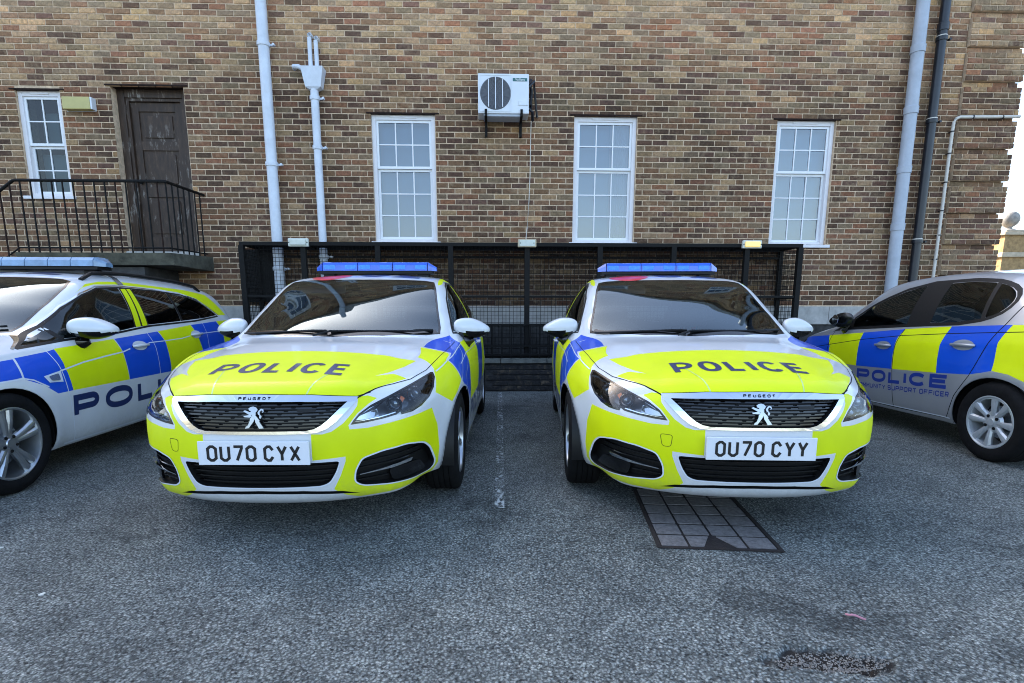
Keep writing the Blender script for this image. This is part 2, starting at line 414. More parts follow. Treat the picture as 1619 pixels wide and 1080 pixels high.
# ------------------------------------------------------------------ ground
WY = 8.254                     # face of the brick wall
def ground():
    def axis(lo, hi, fine):
        out = [lo]
        while out[-1] < hi:
            x = out[-1]; st = .035
            for a, b, s in fine:
                if a <= x <= b: st = min(st, s)
            out.append(min(x + st, hi))
        return np.array(out)
    xs = axis(-4.2, 4.2, [(.80, 1.42, .010)]); ys = axis(1.2, 7.66, [(1.45, 1.70, .009)])
    X, Y = np.meshgrid(xs, ys)
    Z = np.zeros_like(X)
    for k in range(26):
        f = rng.uniform(1.2, 9); a = rng.uniform(0, math.pi * 2); ph = rng.uniform(0, 6.28)
        Z += np.sin((X * math.cos(a) + Y * math.sin(a)) * f + ph) * .0011 / (f ** .5)
    edge = np.minimum.reduce([(X + 4.2) / .4, (4.2 - X) / .4, (Y - 1.2) / .2, (7.66 - Y) / .3, np.ones_like(X)]); Z *= np.clip(edge, 0, 1)
    # the worn hole in the surface
    u = (X - 1.10) / .20; v = (Y - 1.575 - .02 * np.sin(X * 14)) / .058
    d = u * u + v * v + .25 * np.sin(X * 47 + Y * 20) * .6 + .18 * np.sin(X * 91 - Y * 60)
    Z -= .026 * np.clip(1.25 - d, 0, 1) ** .7
    nx, ny = len(xs), len(ys)
    V = np.stack([X.ravel(), Y.ravel(), Z.ravel()], 1)
    i = np.arange(nx * ny).reshape(ny, nx)
    F = np.stack([i[:-1, :-1].ravel(), i[:-1, 1:].ravel(), i[1:, 1:].ravel(), i[1:, :-1].ravel()], 1)
    # leave the chamber of the cover open
    me = bpy.data.meshes.new('car_park_ground')
    big = [(-120, -90), (-4.2, -90), (4.2, -90), (120, -90), (-120, 1.2), (-4.2, 1.2), (4.2, 1.2), (120, 1.2), (-120, 7.66), (-4.2, 7.66), (4.2, 7.66), (120, 7.66), (-120, 8.3), (-4.2, 8.3), (4.4, 7.66), (4.4, 8.3), (120, 8.3), (-120, 600), (120, 600), (-900, 600), (-900, -90), (900, 600), (900, -90), (7.55, 8.3), (7.55, 600), (-30, 8.3), (-30, 600)]
    o = len(V); V2 = V.tolist() + [(x, y, 0) for x, y in big]
    q = lambda *a: tuple(o + k for k in a)
    F2 = F.tolist() + [q(0, 1, 5, 4), q(1, 2, 6, 5), q(2, 3, 7, 6), q(4, 5, 9, 8), q(6, 7, 11, 10), q(8, 9, 13, 12), q(14, 11, 16, 15), q(20, 0, 17, 19), q(3, 22, 21, 18), q(23, 16, 18, 24), q(12, 25, 26, 17)]
    me.from_pydata(V2, [], F2); me.polygons.foreach_set('use_smooth', [True] * len(F2)); me.update()
    g = link('car_park_ground', me, [G['asphalt']]); tag(g, kind='structure')
    return g
ground()

m = MB()
m.add([(.004, 3.0, .0065), (.062, 3.0, .0065), (.128, 7.55, .0065), (.070, 7.55, .0065)], [(0, 1, 2, 3)])
tag(m.build('bay_line', G['line']), kind='structure')

# ------------------------------------------------------------------ the brick building
bld = empty('brick_building', (0, WY, 0))
tag(bld, 'brown brick building with white sash windows and a raised quoined corner', 'building')
COURSE, BL, JOINT = .0757, .2275, .0135
ZQ = 3.484 - COURSE * 46           # course grid lines up with the quoin blocks
openings = [(-6.52, -5.92, 2.73, 4.12), (-5.24, -4.25, 1.90, 4.19), (-1.70, -.80, 2.13, 3.872), (1.18, 2.09, 2.13, 3.878), (4.13, 5.0, 2.11, 3.858)]
upper = [(-4.95, -4.05), (-1.70, -.80), (-.12, .60), (1.18, 2.09), (4.13, 5.0), (5.75, 6.35)]
openings += [(a, b, 5.52, 6.20) for a, b in upper]
BT0, BT1 = .93, 1.20
tones = {'mid': (.165, .100, .064), 'dark': (.072, .044, .035), 'buff': (.275, .198, .125), 'grey': (.170, .130, .090), 'red': (.195, .095, .060), 'purple': (.105, .062, .052), 'sand': (.34, .230, .13)}
def pick(x, z):
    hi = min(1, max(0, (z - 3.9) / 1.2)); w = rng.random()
    wob = .5 + .5 * math.sin(x * 1.3 + z * 2.1) * math.sin(x * .5 - z)
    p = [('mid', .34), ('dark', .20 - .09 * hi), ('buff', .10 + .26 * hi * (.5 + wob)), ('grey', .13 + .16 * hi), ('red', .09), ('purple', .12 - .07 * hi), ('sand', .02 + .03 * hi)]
    t = sum(a[1] for a in p); w *= t
    for k, a in p:
        w -= a
        if w <= 0: break
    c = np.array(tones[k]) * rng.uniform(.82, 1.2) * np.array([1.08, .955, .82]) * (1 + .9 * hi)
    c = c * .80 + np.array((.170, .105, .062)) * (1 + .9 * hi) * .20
    if -3.5 < x < 4.4 and z < 2.1: c = c * .45  # shade and grime behind the cage put into the brick colour
    return tuple(np.clip(c * np.array([rng.uniform(.96, 1.05), 1, rng.uniform(.94, 1.06)]), 0, 1)) + (1,)

def brick_geo(x0, x1, z0, z1, y):
    j = lambda s=.0022: rng.uniform(-s, s)
    c = .004; pr = rng.uniform(-.0035, .002)
    fr = [(x0 + c + j(), pr + j(.001), z0 + c + j()), (x1 - c + j(), pr + j(.001), z0 + c + j()), (x1 - c + j(), pr + j(.001), z1 - c + j()), (x0 + c + j(), pr + j(.001), z1 - c + j())]
    md = [(x0 + j(.001), pr + .005, z0 + j(.001)), (x1 + j(.001), pr + .005, z0 + j(.001)), (x1 + j(.001), pr + .005, z1 + j(.001)), (x0 + j(.001), pr + .005, z1 + j(.001))]
    bk = [(p[0], .015, p[2]) for p in md]
    vs = [(p[0], p[1] + y, p[2]) for p in fr + md + bk]
    fs = [(0, 1, 2, 3)] + [(i + 4, (i + 1) % 4 + 4, (i + 1) % 4, i) for i in range(4)] + [(i + 8, (i + 1) % 4 + 8, (i + 1) % 4 + 4, i + 4) for i in range(4)]
    return vs, fs
def tone_mesh(name, V, F, tn):
    me = bpy.data.meshes.new(name); me.from_pydata(V, [], F); me.update()
    a = me.color_attributes.new('tone', 'FLOAT_COLOR', 'POINT'); a.data.foreach_set('color', np.array(tn, dtype=np.float32).ravel())
    return me
def brick_rows():
    out = []
    r = 0; z = ZQ
    while z < 0: z += COURSE; r += 1
    while z < 6.60 - COURSE * .5:
        z0, z1 = z + JOINT / 2, z + COURSE - JOINT / 2; zm = (z0 + z1) / 2
        if not (BT0 - .02 < zm < BT1 + .02) and zm > BT0:
            k = round((z - 3.484) / COURSE); isq = (k % 6) != 5
            xe = 7.66 if isq else 7.625
            segs = [(-8.6, 6.784 if isq else 6.795), (6.797, xe)]
            for a, b, c, d in openings:
                if c - .01 < zm < d + .01:
                    ns = []
                    for s0, s1 in segs:
                        if b <= s0 or a >= s1: ns.append((s0, s1)); continue
                        if a - s0 > .03: ns.append((s0, a))
                        if s1 - b > .03: ns.append((b, s1))
                    segs = ns
            off = (BL / 2 if r % 2 else 0) + rng.uniform(-.012, .012)
            for s0, s1 in segs:
                q = s0 >= 6.79
                base = (6.795 + (0 if r % 2 else BL / 2)) if q else -8.6 + off
                n0 = math.floor((s0 - base) / BL)
                x = base + n0 * BL
                while x < s1:
                    a, b = max(x, s0), min(x + BL, s1)
                    if s1 - b < .05: b = s1
                    if b - a > .035: out.append((a + JOINT / 2, b - JOINT / 2 + (0 if b < s1 - 1e-6 else JOINT / 2), z0, z1, (-.045 if (q and isq) else 0.0)))
                    x += BL
        z += COURSE; r += 1
    return out
rows_ = brick_rows()
full_ = [b for b in rows_ if b[1] - b[0] > .20 and -6.2 < (b[0] + b[1]) / 2 < 6.7 and b[2] < 5.3]
full_.sort(key=lambda b: -b[2] + abs((b[0] + b[1]) / 2) * .02)
single = set(id(b) for b in full_[:298])
V, F, TN = [], [], []
variants = []
for k in range(40):
    vs, fs = brick_geo(-(BL - JOINT) / 2, (BL - JOINT) / 2, 0, COURSE - JOINT, 0)
    variants.append((vs, fs))
nb = 0
for b in rows_:
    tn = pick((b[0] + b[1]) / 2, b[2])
    if id(b) in single:
        vs, fs = variants[nb % 40]
        me = tone_mesh('brick', vs, fs, [tn] * len(vs)); me.materials.append(G['brick'])
        o = link('brick', me, (), bld, loc=((b[0] + b[1]) / 2, b[4], b[2])); nb += 1
    else:
        vs, fs = brick_geo(*b); o = len(V); V += vs; F += [tuple(i + o for i in f) for f in fs]; TN += [tn] * len(vs)
me = tone_mesh('brickwork', V, F, TN)
tag(link('brickwork', me, [G['brick']], bld), kind='stuff')
# mortar bed and the carcass of the building behind the bricks, with the openings left out
def slab_with_holes(name, x0, x1, z0, z1, y0, y1, holes, mat, parent):
    xs = sorted(set([x0, x1] + [h[0] for h in holes] + [h[1] for h in holes])); zs = sorted(set([z0, z1] + [h[2] for h in holes] + [h[3] for h in holes]))
    xs = [x for x in xs if x0 <= x <= x1]; zs = [z for z in zs if z0 <= z <= z1]
    hole = lambda i, k: any(h[0] <= (xs[i] + xs[i + 1]) / 2 <= h[1] and h[2] <= (zs[k] + zs[k + 1]) / 2 <= h[3] for h in holes)
    mb = MB(); nx, nz = len(xs) - 1, len(zs) - 1
    for i in range(nx):
        for k in range(nz):
            if hole(i, k): continue
            a, b, c, d = xs[i], xs[i + 1], zs[k], zs[k + 1]
            mb.add([(a, y0, c), (b, y0, c), (b, y0, d), (a, y0, d)], [(0, 1, 2, 3)])
            mb.add([(a, y1, c), (b, y1, c), (b, y1, d), (a, y1, d)], [(3, 2, 1, 0)])
            for (ii, kk, pts) in ((i - 1, k, [(a, y0, c), (a, y0, d), (a, y1, d), (a, y1, c)]), (i + 1, k, [(b, y0, c), (b, y1, c), (b, y1, d), (b, y0, d)]), (i, k - 1, [(a, y0, c), (a, y1, c), (b, y1, c), (b, y0, c)]), (i, k + 1, [(a, y0, d), (b, y0, d), (b, y1, d), (a, y1, d)])):
                if not (0 <= ii < nx and 0 <= kk < nz) or hole(ii, kk): mb.add(pts, [(0, 1, 2, 3)])
    me = bpy.data.meshes.new(name); me.from_pydata(mb.v, [], mb.f); me.update()
    return link(name, me, [mat], parent)
shadow_slots = []  # slots cut round the quoin blocks to draw their shadow lines
for k in range(-6, 7):
    z = 3.484 + k * COURSE * 6
    if 1.25 < z < 6.1: shadow_slots += [(6.784, 6.800, z + .004, z + COURSE * 5 - .004), (6.806, 7.58, z - .010, z + .002)]
slab_with_holes('mortar_bed', -8.6, 7.592, BT0, 6.60, .0065, .34, openings + shadow_slots, G['mortar'], bld)
mb = MB(); mb.box(-3.5, 4.4, .0045, .0060, BT1 + .004, 2.10); mb.build('shaded_grimy_mortar', G['shademortar'], bld)  # dark sheet over the joints: painted shade of the cage, with grime
mb = MB()
for k in range(-10, 46):            # raised blocks of the corner stand forward of the wall
    z = 3.484 + k * COURSE * 6
    if z > .9 and z < 6.4 : mb.box(6.802, 7.652, -.036, .0060, z + .004, min(z + COURSE * 5 - .004, 6.598))
mb.build('quoin_backing', G['mortar'], bld)
mb = MB(); mb.box(-26, -8.602, .0, .34, -.2, 6.6); mb.box(-26, 7.59, .345, 7.5, 1.5, 1.55); mb.box(7.40, 7.598, .342, 7.5, -.2, 6.6); mb.box(-26, 7.59, 7.3, 7.5, -.2, 6.6); mb.box(-26, -25.8, .342, 7.3, -.2, 6.6)
mb.build('outer_wall', G['farbrick'], bld)
mb = MB(); mb.box(-26.1, 7.70, -.07, 7.6, 6.602, 6.72, bev=.01); mb.box(-26, 7.6, .05, 7.5, 6.722, 6.80); mb.build('roof_coping', G['stone'], bld)
mb = MB(); mb.box(-26, 7.62, -.012, .30, -1.3, BT0 - .004); mb.build('plinth', G['plinth'], bld)
x = -8.6
while x < 7.6:
    w = rng.uniform(.86, .98); xe = min(x + w, 7.68)
    if 7.68 - xe < .3: xe = 7.68
    mb = MB(); mb.box(x + .003, xe - .003, -.045 + rng.uniform(-.002, .002), .008, BT0, BT1, bev=.005); mb.build('stone_block', G['stone'], bld, auto=0)
    x = xe
# back rooms
for i, (a, b, c, d) in enumerate(openings):
    if i == 1: continue
    mb = MB(); y0, y1 = .345, 1.6; A, B2, c2, d2 = a - .35, b + .35, c - .3, d + .3
    vs = [(A, y0, c2), (B2, y0, c2), (B2, y0, d2), (A, y0, d2), (A, y1, c2), (B2, y1, c2), (B2, y1, d2), (A, y1, d2)]
    mb.add(vs, [(4, 5, 6, 7), (0, 1, 5, 4), (3, 7, 6, 2), (0, 4, 7, 3), (1, 2, 6, 5)]); mb.build('room_wall', G['room'], bld)

def window(x0, x1, z0, z1, cols, rt, rb, label=None, glass=None, blind=None, yb=.055, split=None, vent=True):
    w = empty('window', ((x0 + x1) / 2, yb, z0)); w.parent = bld
    if label: w['label'] = label
    W, H = x1 - x0, z1 - z0; hw = W / 2
    f = MB(); t = .058
    f.box(-hw + .002, -hw + t, -.01, .09, 0, H - .002, bev=.004); f.box(hw - t, hw - .002, -.01, .09, 0, H - .002, bev=.004)
    f.box(-hw + t, hw - t, -.008, .088, H - t - .012, H - .002, bev=.004); f.box(-hw + t, hw - t, -.008, .088, 0, .045, bev=.004)
    if vent: f.box(-hw * .42, hw * .42, -.020, -.008, H - .045, H - .022, bev=.003)
    f.build('frame', G['upvc'], w, auto=0)
    s = MB(); s.box(-hw - .05, hw + .05, -yb - .04, .0, -.045, -.002, bev=.006); s.build('sill', G['upvc'], w, auto=0)
    zi0, zi1 = .045, H - t - .012; split = split or (zi0 + (zi1 - zi0) * rb / (rt + rb))
    xi0, xi1 = -hw + t, hw - t
    for (za, zb, n, yy) in ((split, zi1, rt, .012), (zi0, split, rb, .045)):
        sb = MB(); q = .034
        sb.box(xi0 + .001, xi0 + q, yy, yy + .03, za + .001, zb - .001); sb.box(xi1 - q, xi1 - .001, yy, yy + .03, za + .001, zb - .001)
        sb.box(xi0 + q, xi1 - q, yy - .001, yy + .031, zb - q, zb - .001); sb.box(xi0 + q, xi1 - q, yy - .001, yy + .031, za + .001, za + q)
        sb.build('sash', G['sash'], w, auto=0)
        gx0, gx1, gz0, gz1 = xi0 + q, xi1 - q, za + q, zb - q
        pw, ph = (gx1 - gx0) / cols, (gz1 - gz0) / n
        for i in range(1, cols):
            b = MB(); b.box(gx0 + i * pw - .008, gx0 + i * pw + .008, yy + .002, yy + .026, gz0, gz1); b.build('glazing_bar', G['sash'], w, auto=0)
        for k in range(1, n):
            b = MB(); b.box(gx0, gx1, yy + .004, yy + .024, gz0 + k * ph - .008, gz0 + k * ph + .008); b.build('glazing_bar', G['sash'], w, auto=0)
        me = bpy.data.meshes.new('pane'); me.from_pydata([(0, 0, 0), (pw - .004, 0, 0), (pw - .004, 0, ph - .004), (0, 0, ph - .004)], [], [(0, 1, 2, 3)]); me.materials.append(glass or G['pane'])
        for i in range(cols):
            for k in range(n):
                o = link('pane', me, (), w, loc=(gx0 + i * pw + .002, yy + .015, gz0 + k * ph + .002)); o.rotation_euler = (rng.uniform(-.006, .006), 0, rng.uniform(-.006, .006))
    if blind is not None:
        b = MB(); b.box(-hw + .02, hw - .02, .16, .165, .03, H - .03); b.build('blind', blind, w)  # sheet added behind the panes, tinted with the sky they reflect
    return w
W0 = window(*openings[0], 2, 2, 2, 'window beside the yellow lamp, behind the railings', G['pane_dark'], None)
window(*openings[2], 3, 2, 3, 'window left of the air conditioner', None, G['blind'])
W3 = window(*openings[3], 3, 2, 3, 'window with a net curtain right of the air conditioner', None, G['blind'])
window(*openings[4], 3, 2, 3, 'window nearest the right-hand downpipes', None, G['blind'])
for o_ in openings[5:]: window(*o_, 3 if o_[1] - o_[0] > .8 else 2, 1, 1, None, None, G['blind'])
# curtain behind the third window
mb = MB(); n = 60; vs = []
for i in range(n + 1):
    x = .10 + .27 * i / n; y = .125 + .012 * math.sin(i * .9)
    vs += [(x, y, .05), (x, y, 1.68)]
mb.add(vs, [(2 * i, 2 * i + 2, 2 * i + 3, 2 * i + 1) for i in range(n)], 0, True); mb.build('net_curtain', G['curtain'], W3)
# something pale standing on the sill inside the first window
mb = MB(); mb.box(-.24, .22, .22, .24, .10, .62); mb.box(-.24, -.02, .3, .32, .75, 1.2); mb.build('blind', G['curtain'], W0)
# steel lintels
for a, b, c, d in openings[:5]:
    mb = MB(); mb.box(a - .06, b + .06, -.012, .30, d - .006, d + .012); mb.build('lintel', G['rust'], bld)
# panelled door
a, b, c, d = openings[1]
dr = empty('door', ((a + b) / 2, .16, 1.98)); dr.parent = bld; dr['label'] = 'dark panelled door with peeling paint behind the railings'
hw = (b - a) / 2; H = d - 1.98
f = MB()
f.box(-hw, -hw + .10, -.03, .12, 0, H, bev=.008); f.box(hw - .10, hw, -.03, .12, 0, H, bev=.008); f.box(-hw + .10, hw - .10, -.028, .118, H - .11, H, bev=.008)
f.box(-hw + .10, -hw + .14, -.008, .10, 0, H - .11, bev=.004); f.box(hw - .14, hw - .10, -.008, .10, 0, H - .11, bev=.004); f.box(-hw + .14, hw - .14, -.006, .098, H - .15, H - .11, bev=.004)
f.build('door_frame', G['door'], dr, auto=0)
l0, l1, zt = -hw + .142, hw - .142, H - .152
f = MB(); f.box(l0, l1, .05, .085, .01, zt); f.build('door_leaf', G['door'], dr)
f = MB(); st = .10
f.box(l0, l0 + st, .03, .05, .01, zt, bev=.003); f.box(l1 - st, l1, .03, .05, .01, zt, bev=.003)
rails = [(.01, .22), (.78, .92), (1.42, 1.54), (zt - .12, zt)]
for z0, z1 in rails: f.box(l0 + st, l1 - st, .0305, .0495, z0, z1, bev=.003)
f.build('door_rails', G['door'], dr, auto=0)
for (z0, z1) in ((.22, .78), (.92, 1.42), (1.54, zt - .12)):
    f = MB(); f.box(l0 + st + .05, l1 - st - .05, .034, .052, z0 + .05, z1 - .05, bev=.008); f.build('door_panel', G['door'], dr, auto=0)
f = MB(); f.lathe([(0, -.05), (.024, -.045), (.028, -.03), (.012, -.015), (.014, 0)], 16, 'y', c=(l0 + st * .5, .03, .98)); f.build('door_knob', G['iron'], dr)
f = MB(); f.box(a - .02, b + .02, -.02, .33, 1.88, 1.978, bev=.01); f.build('threshold', G['stone'], bld)

# ------------------------------------------------------------------ landing, steps and railings at the door
ld = empty('entrance_landing', (-5.1, WY, 0)); tag(ld, 'mossy stone landing and steps below the dark door', 'landing')
mb = MB()
vs = [(-.98, -.86, 1.72), (.98, -.86, 1.72), (1.06, -.014, 1.70), (-.98, -.014, 1.70), (-.98, -.90, 1.87), (.96, -.90, 1.87), (1.06, -.014, 1.90), (-.98, -.014, 1.88)]
mb.add(vs, [(0, 3, 2, 1), (4, 5, 6, 7), (0, 1, 5, 4), (1, 2, 6, 5), (2, 3, 7, 6), (3, 0, 4, 7)]); mb.build('landing_slab', G['slab'], ld)
mb = MB(); mb.box(-.95, .55, -.80, -.02, .0, 1.70); mb.build('landing_wall', G['plinth'], ld)
for i in range(9):
    z = 1.87 - (i + 1) * .185
    mb = MB(); mb.box(-.985 - (i + 1) * .27, -.983 - i * .27, -.88, -.02, max(0, z - .17), z, bev=.004); mb.build('step', G['slab'], ld, auto=0)
rl = empty('stair_railing', (-5.1, WY - .85, 0)); tag(rl, 'black iron railing with upright bars round the landing', 'railing')
def rail(pts, r=.02, name='handrail'):
    t = MB(); t.tube(pts, r, 8); return t.build(name, G['iron'], rl)
ZR = 2.755
rail([(-3.2, 0, 1.16), (-.92, 0, ZR - .005), (-.88, 0, ZR), (.93, 0, ZR), (.95, .01, ZR), (1.0, .84, ZR)], .019)
rail([(-3.2, 0, .42), (-.95, 0, 1.935), (.93, 0, 1.935), (.98, .84, 1.945)], .010, 'bottom_rail')
bars = [(-5.94 + .13 * k) for k in range(-14, 14)]
for x in bars:
    xx = x + 5.1
    if xx > .93: continue
    zt = ZR if xx > -.9 else ZR + (xx + .9) * .70; zb = 1.875 if xx > -.95 else 1.875 + (xx + .95) * .70
    t = MB(); t.tube([(xx, 0, max(zb, .05)), (xx, 0, zt)], .0105, 6); t.build('baluster', G['iron'] if rng.random() > .3 else G['rust'], rl)
for k in range(7):
    y = .12 * k + .02; x = .945 + .055 * y / .84
    t = MB(); t.tube([(x, y, 1.89), (x, y, ZR)], .0105, 6); t.build('baluster', G['iron'], rl)

# ------------------------------------------------------------------ things on the wall
def thing(name, label, cat, loc=(0, 0, 0), group=None):
    t = empty(name, loc); tag(t, label, cat, group); return t
el = thing('wall_lamp', 'cream rectangular lamp on the wall between the window and the dark door', 'wall lamp', (-5.64, WY, 3.93))
mb = MB(); mb.box(-.195, .175, -.10, -.012, -.085, .075, bev=.012); mb.build('lamp_cover', G['yellowbox'], el, auto=0)
mb = MB(); mb.box(.176, .20, -.095, -.006, -.082, .072, bev=.004); mb.box(-.20, .19, -.0115, -.002, -.088, .078); mb.build('lamp_back', G['ac'], el, auto=0)

def pipe(name, label, x, z0, z1, r, mat, y=None, brackets=(), joints=(), group=None, bracket_mat=None):
    t = thing(name, label, 'pipe', (x, WY - (y or (r + .045)), 0), group)
    p = MB(); p.tube([(0, 0, z0), (0, 0, z1)], r, 20); p.build('pipe_run', mat, t)
    for z in brackets:
        b = MB(); b.lathe([(r, -.028), (r + .012, -.026), (r + .014, 0), (r + .012, .026), (r, .028)], 20, 'z', c=(0, 0, z))
        b.box(-r * .3, r + .075, r * .2, r * .2 + .018, z - .014, z + .014, bev=.003); b.lathe([(0, -.03), (.016, -.03), (.016, .0), (0, .0)], 10, 'y', c=(r + .06, r * .2, z))
        b.build('bracket', bracket_mat or mat, t)
    for z in joints:
        b = MB(); b.lathe([(r, -.05), (r + .010, -.048), (r + .012, .045), (r + .006, .052), (r, .053)], 20, 'z', c=(0, 0, z)); b.build('collar', mat, t)
    return t
pipe('downpipe', 'wide white downpipe running full height left of the hopper', -3.07, -1.0, 6.9, .072, G['pipe_white'], brackets=(4.68, 3.15, 1.73))
t = pipe('downpipe', 'short white downpipe with a square hopper and two little pipes on top', -2.43, -1.0, 4.13, .054, G['pipe_white'], brackets=(4.02, 3.38, 1.9))
hp = MB(); n0 = [(-.15, -.085, .27), (.15, -.085, .27), (.15, .085, .27), (-.15, .085, .27)]; n1_ = [(-.145, -.08, .24), (.145, -.08, .24), (.145, .08, .24), (-.145, .08, .24)]; n2_ = [(-.105, -.06, .02), (.105, -.06, .02), (.105, .06, .02), (-.105, .06, .02)]; n3_ = [(-.05, -.04, -.01), (.05, -.04, -.01), (.05, .04, -.01), (-.05, .04, -.01)]
vs = [(p[0], p[1], p[2] + 4.13) for q in (n0, n1_, n2_, n3_) for p in q]
fs = [(0, 1, 2, 3)] + [(4 * k + i, 4 * k + (i + 1) % 4, 4 * k + 4 + (i + 1) % 4, 4 * k + 4 + i) for k in range(3) for i in range(4)]
hp.add(vs, fs); hp.build('hopper', G['pipe_white'], t)
for dx, zt in ((-.03, 4.83), (.055, 4.79)):
    b = MB(); b.tube([(dx, .0, 4.38), (dx, .0, zt - .05), (dx, .006, zt - .015), (dx, .03, zt), (dx, .09, zt)], .029, 14); b.build('inlet_pipe', G['pipe_white'], t)
b = MB(); b.tube([(-.12, 0, 4.38), (-.20, 0, 4.42), (-.27, .03, 4.43), (-.28, .09, 4.43)], .030, 14); b.build('inlet_pipe', G['pipe_white'], t)
pipe('downpipe', 'pale grey downpipe at the right end of the wall, beside the black one', 5.99, -.1, 6.9, .082, G['pipe_grey'], joints=(4.75, 3.95, 3.15, 2.35))
t = pipe('downpipe', 'black downpipe with pale clips beside the grey one', 6.33, -.1, 6.9, .060, G['pipe_black'], brackets=(4.90, 3.82, 2.15), joints=(5.05,), bracket_mat=G['pipe_black'])
for z in (4.93, 3.85, 2.18):
    b = MB(); b.lathe([(.062, -.012), (.068, -.01), (.068, .01), (.062, .012)], 20, 'z', c=(0, 0, z)); b.build('clip', G['pipe_cream'], t)
t = thing('conduit', 'thin cream conduit bending across the brick corner', 'conduit', (6.69, WY - .06, 0))
b = MB(); b.tube([(-.02, 0, -.1), (0, 0, 3.72), (.006, 0, 3.82), (.03, 0, 3.875), (.09, 0, 3.90), (.98, 0, 3.915)], .022, 12); b.build('conduit_run', G['pipe_cream'], t)
for z in (1.9, 2.25, 2.6, 3.0, 3.4, 3.7):
    b = MB(); b.lathe([(.022, -.01), (.027, -.008), (.027, .008), (.022, .01)], 12, 'z', c=(-.002, 0, z)); b.box(-.02, .02, .015, .05, z - .008, z + .008); b.build('clip', G['pipe_black'], t)
for x in (.28, .72):
    b = MB(); b.lathe([(.022, -.01), (.027, -.008), (.027, .008), (.022, .01)], 12, 'x', c=(x, 0, 3.905)); b.build('clip', G['pipe_black'], t)

# air conditioner
ac = thing('air_conditioner', 'white air conditioner with a round grey fan grille, high between two windows', 'air conditioner', (.165, WY - .18, 3.78))
S_ = .70 / .79
mb = MB(); mb.box(-.345, .345, -.15, .12, .0, .50, bev=.012); mb.build('casing', G['ac'], ac, auto=0)
mb = MB(); mb.box(-.325, -.317, -.1545, -.1515, .030, .474); mb.box(-.325, .105, -.1545, -.1515, .022, .030); mb.box(-.325, .105, -.1545, -.1515, .474, .482); mb.box(.097, .105, -.1545, -.1515, .030, .474)
mb.box(.20, .335, -.158, -.1505, .105, .165, bev=.004); mb.build('front_trim', G['ac'], ac, auto=0)
mb = MB(); mb.lathe([(0, -.1515), (.196, -.1515), (.202, -.156), (.208, -.150)], 48, 'y', c=(-.108, 0, .252)); mb.build('fan_well', G['ac_grille'], ac)
mb = MB()
for r in np.linspace(.028, .196, 12):
    pts = [(-.108 + r * math.cos(a), -.162, .252 + r * math.sin(a)) for a in np.linspace(0, 2 * math.pi, 41)]
    mb.tube(pts, .0028, 5, caps=False)
for a in np.linspace(0, math.pi, 13)[:-1]:
    mb.tube([(-.108 - .198 * math.cos(a), -.160, .252 - .198 * math.sin(a)), (-.108 + .198 * math.cos(a), -.160, .252 + .198 * math.sin(a))], .0022, 5)
mb.build('fan_grille', G['ac_grille'], ac)
mb = MB()
for dx in (-.095, .0, .095):
    hh = math.sqrt(max(.198 ** 2 - dx * dx, 0)); mb.box(-.108 + dx - .006, -.108 + dx + .006, -.170, -.162, .252 - hh, .252 + hh)
mb.build('grille_bar', G['ac'], ac)
mb = MB(); mb.box(.125, .32, -.153, -.1506, .405, .445); mb.build('name_label', G['ac_label'], ac)
cu = bpy.data.curves.new('label_text', 'FONT'); cu.body = 'Vaillant'; cu.size = .044; cu.align_x = 'CENTER'; cu.align_y = 'CENTER'
to = bpy.data.objects.new('label_text', cu); COL.objects.link(to); bpy.context.view_layer.update()
me = bpy.data.meshes.new_from_object(to.evaluated_get(bpy.context.evaluated_depsgraph_get())); bpy.data.objects.remove(to)
o = link('label_text', me, [G['white']], ac, loc=(.2225, -.1545, .425), rot=(R(90), 0, 0))
for x in (-.24, .245):
    mb = MB(); mb.box(x - .018, x + .018, .10, .165, -.22, .06); mb.box(x - .0175, x + .0175, -.165, .0995, -.035, -.004); mb.box(x - .016, x + .016, -.17, -.155, -.0035, .05)
    mb.build('wall_bracket', G['iron'], ac)
mb = MB(); mb.box(-.27, .26, -.13, .10, -.03, -.001); mb.build('base_pan', G['pipe_grey'], ac)
mb = MB(); mb.tube([(.35, -.05, .10), (.40, -.03, .06), (.41, .05, -.02), (.39, .13, .2), (.40, .14, .40), (.37, .10, .47)], .020, 10); mb.tube([(.35, -.08, .36), (.42, -.06, .44), (.43, .04, .40), (.46, .12, .2), (.48, .15, .05)], .016, 10)
mb.tube([(.35, -.05, .40), (.38, 0, .47), (.36, .12, .47)], .026, 10); mb.build('pipework', G['pipe_black'], ac)
mb = MB(); mb.tube([(.395, .13, .0), (.39, .135, -.25), (.385, .14, -.7), (.37, .14, -1.1), (.345, .12, -1.45), (.315, -.10, -1.63), (.30, -.42, -1.68)], .006, 6); mb.build('cable', G['pipe_cream'], ac)
# steel shutter low on the wall, inside the cage
mb = MB(); mb.box(-3.56, -3.16, WY - .05, WY - .014, 1.26, 2.0, bev=.004); o = mb.build('steel_shutter', G['iron'], None, auto=0); tag(o, 'black steel shutter on the wall behind the left end of the cage', 'shutter')

